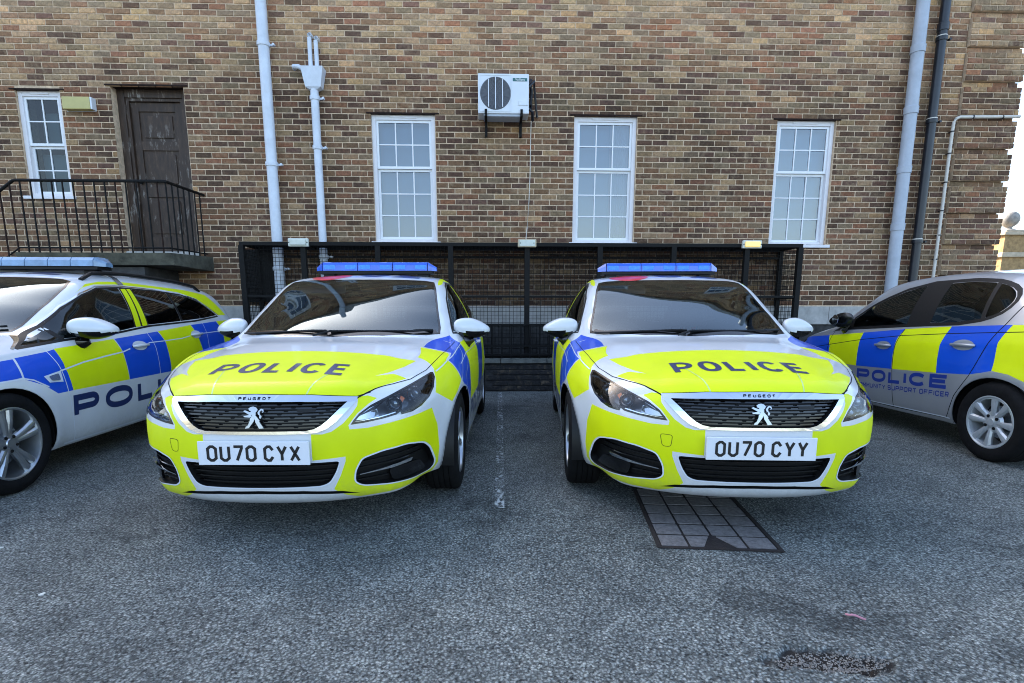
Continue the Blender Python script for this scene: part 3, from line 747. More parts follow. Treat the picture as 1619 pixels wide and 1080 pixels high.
# ------------------------------------------------------------------ upstand and steel mesh cage over the light well
up = empty('upstand_wall', (0, 7.66, 0)); tag(up, 'low dark brick upstand with a mossy coping under the mesh cage', 'wall')
mb = MB(); mb.box(-3.50, 4.40, .02, .20, -1.2, .40); mb.build('upstand_core', G['plinth'], up)
x = -3.5
while x < 4.38:
    w = rng.uniform(.55, .66); xe = min(4.40, x + w)
    mb = MB(); mb.box(x + .003, xe - .003, -.02, .22, .402, .475 + rng.uniform(-.003, .003), bev=.008); mb.build('coping_stone', G['cope'], up, auto=0); x = xe
for r_ in range(5):
    z = .012 + r_ * COURSE; x = .0 - (0 if r_ % 2 else .11)
    while x < .86:
        vs, fs = brick_geo(max(x, -.1), min(x + BL - JOINT, .9), z, z + COURSE - JOINT, .006)
        me = tone_mesh('brick', vs, fs, [(.035, .034, .034, 1)] * len(vs)); link('brick', me, [G['brick']], up); x += BL
mb = MB(); mb.box(-3.5, 4.4, .2, .59, -1.25, -1.2); mb.build('light_well_floor', G['plinth'], up)
cg = empty('mesh_cage', (0, 7.70, .476)); tag(cg, 'black steel cage of square wire mesh along the foot of the wall', 'cage')
zt = 2.055 - .476; x0c, x1c = -3.41, 4.34; yb = .545
posts = [-3.385, -2.56, -1.56, -.57, .48, 1.49, 2.52, 3.55, 4.31]
for x in posts:
    mb = MB(); mb.box(x - .035, x + .035, -.035, .035, 0, zt - .05, bev=.004); mb.build('post', G['iron'], cg, auto=0)
for x in (-3.385, 4.31):
    mb = MB(); mb.box(x - .03, x + .03, yb - .06, yb, .0, zt - .05, bev=.004); mb.build('post', G['iron'], cg, auto=0)
for (y, z, h) in ((0, zt - .05, .05), (0, zt - .62 - .12, .03), (0, .0, .03)):
    mb = MB(); mb.box(x0c, x1c, y - .024, y + .024, z, z + h, bev=.003); mb.build('rail', G['iron'], cg, auto=0)
for (y, z, h) in ((yb - .03, zt - .05, .05), (yb - .03, zt - .16, .03)):
    mb = MB(); mb.box(x0c, x1c, y - .02, y + .02, z, z + h, bev=.003); mb.build('rail', G['iron'], cg, auto=0)
for x in (-3.385, 4.31):
    for z in (zt - .045, zt - .75, .02):
        mb = MB(); mb.box(x - .022, x + .022, .03, yb - .05, z, z + .04, bev=.003); mb.build('rail', G['iron'], cg, auto=0)
for x in posts[1:-1]:
    mb = MB(); mb.box(x - .016, x + .016, .026, yb - .052, zt - .04, zt - .008); mb.build('roof_bar', G['iron'], cg)
def wires(name, a, b, c, d, plane, at_, st=.05, r=.0034):
    t = MB(); k = a
    def rod(p, q):
        p, q = Vector(p), Vector(q); dd = (q - p).normalized(); s = dd.cross(Vector((.3, .5, .8))).normalized() * r; u = dd.cross(s).normalized() * r
        vs = [p + s, p - s * .5 + u * .87, p - s * .5 - u * .87, q + s, q - s * .5 + u * .87, q - s * .5 - u * .87]
        t.add(vs, [(0, 1, 4, 3), (1, 2, 5, 4), (2, 0, 3, 5)])
    P = {'xz': lambda u, v: (u, at_, v), 'yz': lambda u, v: (at_, u, v), 'xy': lambda u, v: (u, v, at_)}[plane]
    n = max(1, int((b - a) / st)); 
    for i in range(n + 1): rod(P(a + (b - a) * i / n, c), P(a + (b - a) * i / n, d))
    n = max(1, int((d - c) / st))
    for i in range(n + 1): rod(P(a, c + (d - c) * i / n), P(b, c + (d - c) * i / n))
    return t.build(name, G['iron'], cg, auto=0)
for a, b in zip(posts[:-1], posts[1:]):
    wires('wire_panel', a + .035, b - .035, .03, zt - .05, 'xz', .0)
    wires('roof_panel', a + .02, b - .02, .026, yb - .05, 'xy', zt - .03, st=.027, r=.005)
for x in (-3.385, 4.31): wires('wire_panel', .03, yb - .06, .03, zt - .05, 'yz', x)
# guard rail in front of the mesh
gd = empty('guard_rail', (0, 7.645, .476)); tag(gd, 'low black barred guard rail standing on the upstand before the cage', 'railing')
for z in (.035, .155, .455):
    mb = MB(); mb.box(-3.35, 4.25, -.014, .004, z, z + .028, bev=.002); mb.build('rail', G['iron'], gd, auto=0)
x = -3.33; me = None
while x < 4.25:
    if me is None:
        mb = MB(); mb.box(-.011, .011, -.012, .010, .0, .48); o = mb.build('upright_bar', G['iron'], gd); me = o.data; o.location.x = x
    else: link('upright_bar', me, (), gd, loc=(x, 0, 0))
    x += .133
# lamps on the cage top
def bulkhead(x, label, lit):
    t = thing('bulkhead_lamp', label, 'lamp', (x, 7.655, 2.04), 'bulkhead lamps along the top of the cage')
    mb = MB(); mb.box(-.135, .135, -.03, .02, -.055, .055, bev=.014); mb.build('lamp_base', G['lampbody'], t, auto=0)
    mb = MB(); mb.box(-.105, .105, -.052, -.0305, -.036, .036, bev=.010); mb.build('diffuser', G['lamplit'] if lit else G['lampbody'], t, auto=0)
    mb = MB()
    for s in (-1, 1): mb.lathe([(0, -.036), (.007, -.034), (.008, -.028)], 10, 'y', c=(s * .12, 0, 0))
    mb.build('screw', G['iron'], t)
bulkhead(-2.605, 'unlit white lamp on the cage between the two white downpipes', False)
bulkhead(3.595, 'lit yellow lamp on the cage below the right-hand window', True)
t = thing('junction_box', 'beige junction box on the cage where the air conditioner cable ends', 'junction box', (.475, 7.655, 2.04))
mb = MB(); mb.box(-.125, .125, -.055, .02, -.052, .052, bev=.010); mb.build('box_body', G['boxbeige'], t, auto=0)
mb = MB(); mb.box(-.105, .105, -.062, -.0555, -.040, .040, bev=.004); mb.build('box_lid', G['lampbody'], t, auto=0)
mb = MB()
for s in (-1, 1): mb.lathe([(0, -.067), (.006, -.065), (.007, -.060)], 10, 'y', c=(s * .09, 0, 0))
mb.build('screw', G['iron'], t)

# ------------------------------------------------------------------ gate pier far right
pr = empty('gate_pier', (13.48, 14.0, 0)); tag(pr, 'stone-capped brick pier with a ball finial beyond the corner of the building', 'gate pier')
mb = MB(); mb.box(-.30, .60, 0, .5, 0, 3.05); mb.build('pier_shaft', G['pierbrick'], pr)
mb = MB(); mb.box(-.36, .66, -.06, .56, 2.50, 2.62, bev=.02); mb.box(-.37, .67, -.07, .57, 3.052, 3.13, bev=.02); mb.box(-.26, .5, .02, .48, 3.132, 3.19, bev=.02); mb.build('pier_cap', G['sunstone'], pr, auto=0)
mb = MB(); mb.lathe([(.17, 3.192), (.16, 3.21), (.08, 3.24), (.07, 3.27), (.10, 3.30)], 24, 'z', c=(0, .25, 0)); mb.build('finial_neck', G['ballstone'], pr)
mb = MB(); mb.lathe([(.001, 3.275)] + [(.205 * math.cos(a), 3.48 + .205 * math.sin(a)) for a in np.linspace(-1.5, 1.5, 18)] + [(.001, 3.685)], 28, 'z', c=(0, .25, 0)); mb.build('ball_finial', G['ballstone'], pr)
bw = empty('boundary_wall', (13.95, 14.2, 0)); tag(bw, 'brick boundary wall running away from the ball-topped pier', 'wall')
mb = MB(); mb.box(.16, 14, 0, .30, 0, 2.85); mb.build('wall_face', G['farbrick'], bw)
mb = MB(); mb.box(.16, 14, -.05, .35, 2.852, 2.97, bev=.01); mb.build('wall_coping', G['sunstone'], bw)

# ------------------------------------------------------------------ inspection cover in the ground
ic = empty('inspection_cover', (.812, 2.455, 0)); ic.rotation_euler = (0, 0, -.1166)
tag(ic, 'square-tiled inspection cover with one broken corner, under the front of the right-hand patrol car', 'drain cover')
Wc, Hc, nC, nR = .555, .87, 4, 6
mb = MB(); mb.box(-.015, Wc + .015, -.015, Hc + .015, -.02, .0045); mb.build('cover_tray', G['frame_iron'], ic)
mb = MB()
mb.box(-.020, .0, -.020, Hc + .02, .0046, .0095); mb.box(Wc, Wc + .020, -.020, Hc + .02, .0046, .0095); mb.box(.0, Wc, -.020, .0, .0046, .0095); mb.box(.0, Wc, Hc, Hc + .02, .0046, .0095)
mb.build('cover_frame', G['frame_iron'], ic)
pw, ph = Wc / nC, Hc / nR
for i in range(nC):
    for k in range(nR):
        a, b, c, d = i * pw + .0065, (i + 1) * pw - .0065, k * ph + .009, (k + 1) * ph - .009
        poly = [(a, c), (b, c), (b, d), (a, d)]
        if (i, k) == (1, 0): poly = [(a, c), (a + .062, c), (b - .012, d), (a, d)]
        if (i, k) == (2, 0): poly = [(b - .045, c), (b, c), (b, d), (a + .012, d)]
        mb = MB(); mb.prism(roundpoly(poly, .006, 2), 'z', .0047, .0078 + rng.uniform(-.0006, .0006)); mb.build('tile', G['tile'], ic)

# ------------------------------------------------------------------ loose stuff
def chips(name, n, fx, smin, smax, mat):
    V, F = [], []
    for i in range(n):
        x, y, z = fx(); s = rng.uniform(smin, smax); o = len(V)
        pts = np.array([(1, 1, 1), (-1, -1, 1), (-1, 1, -1), (1, -1, -1), (0, 0, 1.2)]) * rng.uniform(.6, 1, (5, 3)) * s * np.array([1, 1, .6])
        a = rng.uniform(0, 6.28); ca, sa = math.cos(a), math.sin(a)
        for p in pts: V.append((x + p[0] * ca - p[1] * sa, y + p[0] * sa + p[1] * ca, z + p[2] + s * .4))
        F += [(o, o + 1, o + 4), (o, o + 4, o + 3), (o + 1, o + 2, o), (o + 2, o + 3, o), (o + 1, o + 3, o + 2), (o + 1, o + 4, o + 3)]
    me = bpy.data.meshes.new(name); me.from_pydata(V, [], F); me.update(); return link(name, me, [mat])
def in_hole():
    a = rng.uniform(0, 6.28); r = rng.random() ** .5
    x = 1.10 + .19 * r * math.cos(a); y = 1.568 + .052 * r * math.sin(a); return x, y, -.016 * (1 - r * r)
tag(chips('hole_gravel', 620, in_hole, .0016, .0048, G['gravel']), 'loose chippings in the worn hole in the asphalt', 'gravel', kind='stuff')
def by_hole(): return rng.normal(1.02, .16), rng.normal(1.53, .035), .001
tag(chips('scattered_grit', 500, by_hole, .001, .0030, G['gravel']), 'fine grit scattered before the hole', 'gravel', kind='stuff')
def allround(): return rng.uniform(-3.5, 3.5), 1.3 + rng.random() ** 1.3 * 5, .001
tag(chips('stone_chips', 420, allround, .0014, .0042, G['gravel']), 'small pale stone chips over the car park', 'gravel', kind='stuff')
mb = MB(); mb.tube([(1.328, 1.840, .004), (1.332, 1.824, .010), (1.338, 1.822, .013), (1.352, 1.818, .011), (1.366, 1.808, .007), (1.378, 1.802, .004)], .0042, 8)
tag(mb.build('plastic_scrap', G['pink']), 'small curled pink scrap on the asphalt near the hole', 'litter')
for (x, y, l, a, lb) in ((-2.40, 2.55, .05, .35, 'pale painted fleck on the asphalt by the estate car wheel'), (-1.83, 2.10, .022, 1.2, 'thin white sliver lying on the asphalt, lower left')):
    mb = MB(); c_, s_ = math.cos(a), math.sin(a); pts = [(-l / 2, -.006), (0, -.009), (l / 2, -.003), (l / 2, .004), (0, .007), (-l / 2, .005)]
    mb.prism([(x + p[0] * c_ - p[1] * s_, y + p[0] * s_ + p[1] * c_) for p in pts], 'z', .003, .0065); tag(mb.build('paint_fleck', G['paper']), lb, 'litter')
# ------------------------------------------------------------------ car bodies
class Body:
    """A car body as one smooth skin. x = sideways (+x is the car's own left), y = back from the front bumper, z = up."""
    def __init__(self, S):
        self.S = S; L = S['L']
        zc, vb, zb, ve, ze, beta = [pchip(S[k]) for k in ('zc', 'vb', 'zb', 've', 'ze', 'beta')]
        sig = set(np.round(np.arange(0, L + 1e-6, 0.03), 4)) | set(S.get('extra', []))
        for k in (S['cowl'], S['header'], S['tail']):
            sig |= {k - 0.02, k - 0.01, k, k + 0.01, k + 0.02}
        sig |= {0.005, 0.012, 0.02, 0.045}
        sig = np.array(sorted(s for s in sig if 0 <= s <= L))
        ks = [sig[0]]
        for s in sig[1:]:
            if s - ks[-1] > 0.004: ks.append(s)
        sig = np.array(ks); ns = len(sig); self.sig = sig
        nq1, nq2 = 22, 12
        qe = 0.68
        q = np.concatenate([np.linspace(0, qe, nq1), qe + (1 - qe) * np.linspace(0, 1, nq2)[1:]])
        nq = len(q)
        ZC, VB, ZB, VE, ZE, BT = zc(sig), vb(sig), zb(sig), ve(sig), ze(sig), beta(sig)
        P = np.zeros((ns, nq, 3))
        cr = S.get('crown', 2.2)
        for j, qq in enumerate(q):
            if qq <= qe:
                t = qq / qe; v = VE * t; z = ZC - (ZC - ZE) * t ** cr
            else:
                r = (qq - qe) / (1 - qe); v = VE + (VB - VE) * r
                z = ZE + (ZB - ZE) * r
                bulge = np.clip((ZE - ZB) / 0.4, 0, 1) * 0.030
                v = v + bulge * math.sin(math.pi * r)
            # hood creases
            if 'crease' in S:
                fade = np.clip((S['cowl'] - sig) / 0.25, 0, 1) * np.clip(sig / 0.08, 0, 1)
                vc = S['crease'][0] + (S['crease'][1] - S['crease'][0]) * sig / S['cowl']
                z = z + fade * S['crease'][2] * (1 / (1 + np.exp((v - vc) / 0.016)))
            s = sig + BT * (v / VB) ** S.get('bow', 2.3)
            P[:, j] = np.stack([v, s, z], 1)
        # round the cant rail a little
        for _ in range(3):
            P[:, nq1 - 3:nq1 + 2] = (P[:, nq1 - 4:nq1 + 1] + 2 * P[:, nq1 - 3:nq1 + 2] + P[:, nq1 - 2:nq1 + 3]) / 4
        full = np.concatenate([P[:, :0:-1] * np.array([-1, 1, 1]), P], 1)      # columns from -x to +x
        nc = full.shape[1]
        verts = full.reshape(-1, 3).tolist(); faces = []
        idx = lambda i, j: i * nc + j
        for i in range(ns - 1):
            for j in range(nc - 1):
                faces.append((idx(i, j), idx(i, j + 1), idx(i + 1, j + 1), idx(i + 1, j)))
        # rim of the upper skin, walked once round: front row, +x side, back row, -x side
        rim = [idx(0, j) for j in range(nc)] + [idx(i, nc - 1) for i in range(1, ns)] + [idx(ns - 1, j) for j in range(nc - 2, -1, -1)] + [idx(i, 0) for i in range(ns - 2, 0, -1)]
        V = np.array(verts); rp = V[rim][:, :2]; n = len(rim)
        sm = rp.copy()
        # arclength smoothing of the plan outline gives stable outward normals
        seg = np.linalg.norm(np.roll(rp, -1, 0) - rp, axis=1); arc = np.concatenate([[0], np.cumsum(seg)[:-1]]); tot = seg.sum()
        nor = np.zeros((n, 2)); wq = S.get('nw', 0.09)
        for i in range(n):
            d = np.abs(arc - arc[i]); d = np.minimum(d, tot - d); w = np.exp(-(d / wq) ** 2)
            tvec = ((np.roll(rp, -1, 0) - rp) * w[:, None]).sum(0)
            tvec /= np.linalg.norm(tvec); nor[i] = (tvec[1], -tvec[0])
        pf, ps = pchip(S['pf']), pchip(S['ps'])          # outward offset against height fraction (1 = rim, 0 = bottom)
        zbot = pchip(S['zbot'])
        T = np.concatenate([np.linspace(1, 0.9, 7), np.linspace(0.9, 0, 30)[1:]])
        prev = rim
        rows = [rim]
        for t in T[1:]:
            row = []
            for i in range(n):
                x, y = rp[i]; zt = V[rim[i]][2]
                w = abs(nor[i][0]); w = w * w * (3 - 2 * w)
                rear = y > L * 0.6
                off = pf(t) * (1 - w) + ps(t) * w if not rear else (S['pr'] * ps(t) * (1 - w) + ps(t) * w)
                z0 = float(zbot(y)); z = z0 + (zt - z0) * t
                # wheel arch flare
                if abs(x) > 0.6:
                    for ya in S['axles']:
                        dd = math.hypot(y + nor[i][1] * off - ya, z - S['rw'])
                        off += S.get('flare', 0.018) * math.exp(-((dd - S['ra'] - 0.01) / 0.07) ** 2) * w
                row.append(len(verts)); verts.append([x + nor[i][0] * off, y + nor[i][1] * off, z])
            rows.append(row)
        for a, b in zip(rows[:-1], rows[1:]):
            for i in range(n):
                k = (i + 1) % n
                faces.append((a[i], b[i], b[k], a[k]))
        me = bpy.data.meshes.new('skin'); me.from_pydata(verts, [], faces); me.update()
        bm = bmesh.new(); bm.from_mesh(me)
        bmesh.ops.remove_doubles(bm, verts=bm.verts[:], dist=0.0004)
        bmesh.ops.recalc_face_normals(bm, faces=bm.faces[:])
        bm.faces.ensure_lookup_table()
        top = max(bm.faces, key=lambda f: f.calc_center_median().z)
        if top.normal.z < 0: bmesh.ops.reverse_faces(bm, faces=bm.faces[:])
        bm.normal_update()
        self.base = bm.copy(); self.base.faces.ensure_lookup_table(); self.base.verts.ensure_lookup_table()
        self.bvh = BVHTree.FromBMesh(self.base)
        self.bm = bm
        self.reg = bm.faces.layers.int.new('reg')
        self.mat = bm.faces.layers.int.new('mat')

    def normal_at(self, co):
        loc, nrm, fi, d = self.bvh.find_nearest(co)
        if fi is None: return Vector((0, 0, 1))
        f = self.base.faces[fi]; vs = [v.co for v in f.verts]
        w = poly_3d_calc(vs, loc); nn = Vector()
        for a, v in zip(w, f.verts): nn += v.normal * a
        return nn.normalized()

    VIEWS = {'front': (0, 2, Vector((0, -1, 0))), 'left': (1, 2, Vector((1, 0, 0))), 'right': (1, 2, Vector((-1, 0, 0))), 'top': (0, 1, Vector((0, 0, 1))), 'rear': (0, 2, Vector((0, 1, 0)))}

    def carve(self, poly, view, lim=None, reg=None, mat=None, cut=True, test=0.05, only=None):
        """cut the skin along an outline seen from one side; mark (or return) the faces inside it"""
        a, b, d = self.VIEWS[view]; bm = self.bm
        xs = [p[0] for p in poly]; ys = [p[1] for p in poly]; m = 0.05
        def ok(f, mm=m):
            c = f.calc_center_median()
            if not (xs_[0] - mm < c[a] < xs_[1] + mm and ys_[0] - mm < c[b] < ys_[1] + mm): return False
            if f.normal.dot(d) < test: return False
            if lim and not lim(c): return False
            return only is None or f[self.reg] in only
        xs_ = (min(xs), max(xs)); ys_ = (min(ys), max(ys))
        fs = [f for f in bm.faces if ok(f)]
        if cut:
            n = len(poly)
            for i in range(n):
                p, q = poly[i], poly[(i + 1) % n]
                e = Vector((q[0] - p[0], q[1] - p[1]))
                if e.length < 1e-5: continue
                no = [0, 0, 0]; no[a] = e.y; no[b] = -e.x; co = [0, 0, 0]; co[a] = p[0]; co[b] = p[1]
                # only faces near this edge of the outline
                lo0, hi0 = min(p[0], q[0]) - 0.035, max(p[0], q[0]) + 0.035
                lo1, hi1 = min(p[1], q[1]) - 0.035, max(p[1], q[1]) + 0.035
                near, rest = [], []
                for f in fs:
                    c = f.calc_center_median()
                    (near if lo0 < c[a] < hi0 and lo1 < c[b] < hi1 else rest).append(f)
                if not near: continue
                geom = set(near)
                for f in near: geom.update(f.verts); geom.update(f.edges)
                r = bmesh.ops.bisect_plane(bm, geom=list(geom), dist=1e-5, plane_co=co, plane_no=no)
                fs = rest + [g for g in r['geom'] if isinstance(g, bmesh.types.BMFace) and g.is_valid]
                fs = list({f for f in fs if f.is_valid})
            for f in fs: f.normal_update()
        res = []
        for f in fs:
            if not f.is_valid: continue
            c = f.calc_center_median()
            if inside((c[a], c[b]), poly) and (f.normal.dot(d) >= test):
                if lim and not lim(c): continue
                res.append(f)
                if reg is not None: f[self.reg] = reg
                if mat is not None: f[self.mat] = mat
        return res

    def project(self, p, view):
        a, b, d = self.VIEWS[view]
        co = [0, 0, 0]; co[a] = p[0]; co[b] = p[1]
        co = Vector(co) + d * 8
        loc, nrm, fi, dist = self.bvh.ray_cast(co, -d)
        if loc is None: return None
        return loc

    def drape(self, polys, view, name, mat, parent, off=0.0012, step=0.03, thick=0.0, holes=(), flip=False):
        """lay flat outlines on to the skin"""
        a, b, d = self.VIEWS[view]
        bm = bmesh.new()
        for poly in polys:
            vs = [bm.verts.new((p[0], p[1], 0)) for p in poly]
            bm.faces.new(vs)
        bmesh.ops.triangulate(bm, faces=bm.faces[:])
        if not bm.verts: bm.free(); return None
        x0 = min(v.co.x for v in bm.verts); x1 = max(v.co.x for v in bm.verts); y0 = min(v.co.y for v in bm.verts); y1 = max(v.co.y for v in bm.verts)
        for ax, l0, l1 in ((0, x0, x1), (1, y0, y1)):
            k = l0 + step
            while k < l1:
                co = [0, 0, 0]; co[ax] = k; no = [0, 0, 0]; no[ax] = 1
                bmesh.ops.bisect_plane(bm, geom=bm.verts[:] + bm.edges[:] + bm.faces[:], dist=1e-6, plane_co=co, plane_no=no)
                k += step
        dead = []
        for v in bm.verts:
            loc = self.project((v.co.x, v.co.y), view)
            if loc is None: dead.append(v); continue
            v.co = loc + self.normal_at(loc) * off
        bmesh.ops.delete(bm, geom=dead, context='VERTS')
        bm.normal_update()
        rev = [f for f in bm.faces if f.normal.dot(d) < 0]
        bmesh.ops.reverse_faces(bm, faces=rev)
        if thick > 0:
            r = bmesh.ops.extrude_face_region(bm, geom=bm.faces[:])
            vv = [g for g in r['geom'] if isinstance(g, bmesh.types.BMVert)]
            for v in vv: v.co += self.normal_at(v.co) * thick
        o = bm_object(name, bm, mat, parent)
        if thick <= 0: self.fix_normals(o.data)
        else: sharp(o.data, 35)
        return o

    def fix_normals(self, me):
        me.normals_split_custom_set_from_vertices([self.normal_at(v.co) for v in me.vertices])

    def finish(self, spec, mats, parent):
        """spec: region id -> (object name); faces of every region become an object of their own"""
        objs = {}
        self.bm.faces.ensure_lookup_table()
        regs = {}
        for f in self.bm.faces: regs.setdefault(f[self.reg], []).append(f)
        for rid, name in spec.items():
            if rid not in regs: continue
            vmap = {}; vs = []; fs = []; mi = []
            for f in regs[rid]:
                ids = []
                for v in f.verts:
                    if v.index not in vmap or vmap[v.index][1] is not v:
                        pass
                    k = id(v) if False else v
                    if k not in vmap: vmap[k] = len(vs); vs.append(v.co[:])
                    ids.append(vmap[k])
                fs.append(ids); mi.append(f[self.mat])
            me = bpy.data.meshes.new(name); me.from_pydata(vs, [], fs); me.update()
            me.polygons.foreach_set('material_index', mi)
            me.polygons.foreach_set('use_smooth', [True] * len(fs))
            o = link(name, me, mats, parent)
            self.fix_normals(me)
            objs[rid] = o
        return objs

SHAPE_308 = dict(
    L=4.15, cowl=1.13, header=1.98, tail=3.86, axles=(0.90, 3.52), rw=0.316, ra=0.355, nw=0.07, pr=1.0, flare=0.012,
    zc=[(0, .730), (.02, .750), (.06, .775), (.2, .812), (.5, .868), (.85, .925), (1.12, .962), (1.13, .965), (1.14, .972), (1.5, 1.165), (1.8, 1.312), (1.97, 1.385), (2.0, 1.395), (2.15, 1.425), (2.45, 1.45), (2.8, 1.455), (3.3, 1.432), (3.8, 1.375), (3.86, 1.36), (3.88, 1.34), (4.0, 1.14), (4.1, 1.0), (4.15, .97)],
    zb=[(0, .70), (.04, .712), (.15, .738), (.35, .790), (.6, .845), (.9, .888), (1.3, .930), (1.8, .95), (2.6, .975), (3.3, 1.0), (3.9, 1.02), (4.15, .97)],
    vb=[(0, .56), (.04, .60), (.10, .645), (.2, .69), (.33, .735), (.5, .776), (.75, .812), (1.2, .832), (1.9, .838), (2.8, .838), (3.5, .81), (3.9, .76), (4.15, .66)],
    ve=[(0, .45), (.25, .57), (.6, .655), (1.13, .72), (1.5, .69), (1.98, .625), (2.4, .605), (3.2, .58), (3.86, .53), (4.15, .56)],
    ze=[(0, .724), (.06, .760), (.25, .803), (.6, .862), (1.13, .942), (1.5, 1.13), (1.98, 1.368), (2.2, 1.400), (2.5, 1.415), (3.2, 1.395), (3.86, 1.325), (4.0, 1.13), (4.15, .97)],
    beta=[(0, .18), (.3, .21), (.8, .18), (1.13, .20), (1.6, .15), (1.98, .09), (2.6, 0), (3.86, -.06), (4.15, -.12)],
    crease=(.40, .62, .010),
    pf=[(0, -.035), (.04, .0), (.12, .025), (.3, .04), (.5, .050), (.62, .048), (.8, .036), (.93, .018), (1, 0)],
    ps=[(0, .02), (.05, .035), (.15, .05), (.35, .062), (.6, .072), (.8, .066), (.92, .04), (1, 0)],
    zbot=[(0, .20), (.2, .205), (.4, .235), (.6, .22), (.9, .18), (1.3, .17), (3, .18), (4.2, .25)],
)
SHAPE_ESTATE = dict(
    L=4.66, cowl=1.22, header=2.02, tail=4.36, axles=(0.93, 3.59), rw=0.318, ra=0.352, nw=0.08, pr=1.0, flare=0.014,
    zc=[(0, .70), (.05, .745), (.2, .80), (.5, .87), (1.0, .955), (1.21, .985), (1.22, .988), (1.24, .998), (1.6, 1.20), (1.9, 1.345), (2.02, 1.395), (2.05, 1.405), (2.3, 1.45), (2.8, 1.475), (3.4, 1.465), (4.0, 1.425), (4.34, 1.385), (4.36, 1.375), (4.38, 1.355), (4.55, 1.10), (4.66, .97)],
    zb=[(0, .67), (.1, .72), (.35, .80), (.7, .85), (1.1, .885), (1.35, .91), (1.8, .935), (2.5, .975), (3.3, 1.03), (4.0, 1.08), (4.4, 1.09), (4.66, .97)],
    vb=[(0, .56), (.06, .62), (.2, .70), (.4, .76), (.7, .80), (1.2, .825), (1.9, .835), (2.8, .835), (3.5, .815), (4.1, .77), (4.4, .72), (4.66, .62)],
    ve=[(0, .44), (.25, .57), (.6, .65), (1.22, .73), (1.6, .69), (2.02, .64), (2.4, .615), (3.2, .60), (4.0, .575), (4.36, .545), (4.66, .55)],
    ze=[(0, .69), (.06, .74), (.25, .80), (.6, .868), (1.22, .965), (1.6, 1.165), (2.02, 1.370), (2.3, 1.415), (2.7, 1.43), (3.4, 1.42), (4.0, 1.38), (4.36, 1.33), (4.55, 1.09), (4.66, .965)],
    beta=[(0, .20), (.4, .22), (1.22, .20), (1.6, .15), (2.02, .09), (2.8, 0), (4.36, -.05), (4.66, -.12)],
    pf=[(0, -.03), (.06, .01), (.15, .03), (.3, .04), (.5, .045), (.7, .035), (.85, .02), (1, 0)],
    ps=[(0, .015), (.05, .035), (.15, .052), (.35, .066), (.6, .076), (.8, .066), (.92, .035), (1, 0)],
    zbot=[(0, .20), (.5, .2), (.9, .2), (1.3, .19), (3.6, .2), (4.7, .27)],
)
SHAPE_HATCH = dict(
    L=3.93, cowl=.92, header=1.72, tail=3.55, axles=(.80, 3.31), rw=0.303, ra=0.345, nw=0.08, pr=1.0, flare=0.018,
    zc=[(0, .72), (.05, .77), (.2, .84), (.5, .915), (.9, .985), (.92, .99), (.94, 1.0), (1.3, 1.21), (1.6, 1.365), (1.72, 1.415), (1.76, 1.427), (2.0, 1.465), (2.4, 1.488), (2.9, 1.47), (3.3, 1.425), (3.53, 1.385), (3.55, 1.378), (3.57, 1.36), (3.75, 1.12), (3.88, .95), (3.93, .93)],
    zb=[(0, .68), (.1, .74), (.35, .82), (.7, .885), (1.0, .92), (1.4, .945), (2.1, .965), (2.8, .995), (3.3, 1.04), (3.7, 1.05), (3.93, .93)],
    vb=[(0, .52), (.06, .58), (.2, .655), (.4, .715), (.7, .755), (1.1, .775), (1.9, .785), (2.6, .79), (3.1, .79), (3.5, .75), (3.93, .60)],
    ve=[(0, .40), (.25, .52), (.6, .61), (.92, .66), (1.3, .625), (1.72, .575), (2.2, .555), (2.9, .54), (3.55, .50), (3.93, .53)],
    ze=[(0, .70), (.06, .765), (.25, .84), (.6, .905), (.92, .965), (1.3, 1.17), (1.72, 1.385), (2.0, 1.425), (2.4, 1.440), (2.9, 1.425), (3.3, 1.375), (3.55, 1.32), (3.75, 1.10), (3.93, .925)],
    beta=[(0, .20), (.4, .22), (.92, .20), (1.3, .15), (1.72, .09), (2.4, 0), (3.55, -.05), (3.93, -.12)],
    pf=[(0, -.03), (.06, .01), (.15, .03), (.3, .04), (.5, .045), (.7, .035), (.85, .02), (1, 0)],
    ps=[(0, .02), (.05, .04), (.15, .056), (.35, .068), (.6, .076), (.8, .066), (.92, .035), (1, 0)],
    zbot=[(0, .20), (.5, .2), (.9, .2), (1.3, .20), (3.0, .22), (3.93, .28)],
)
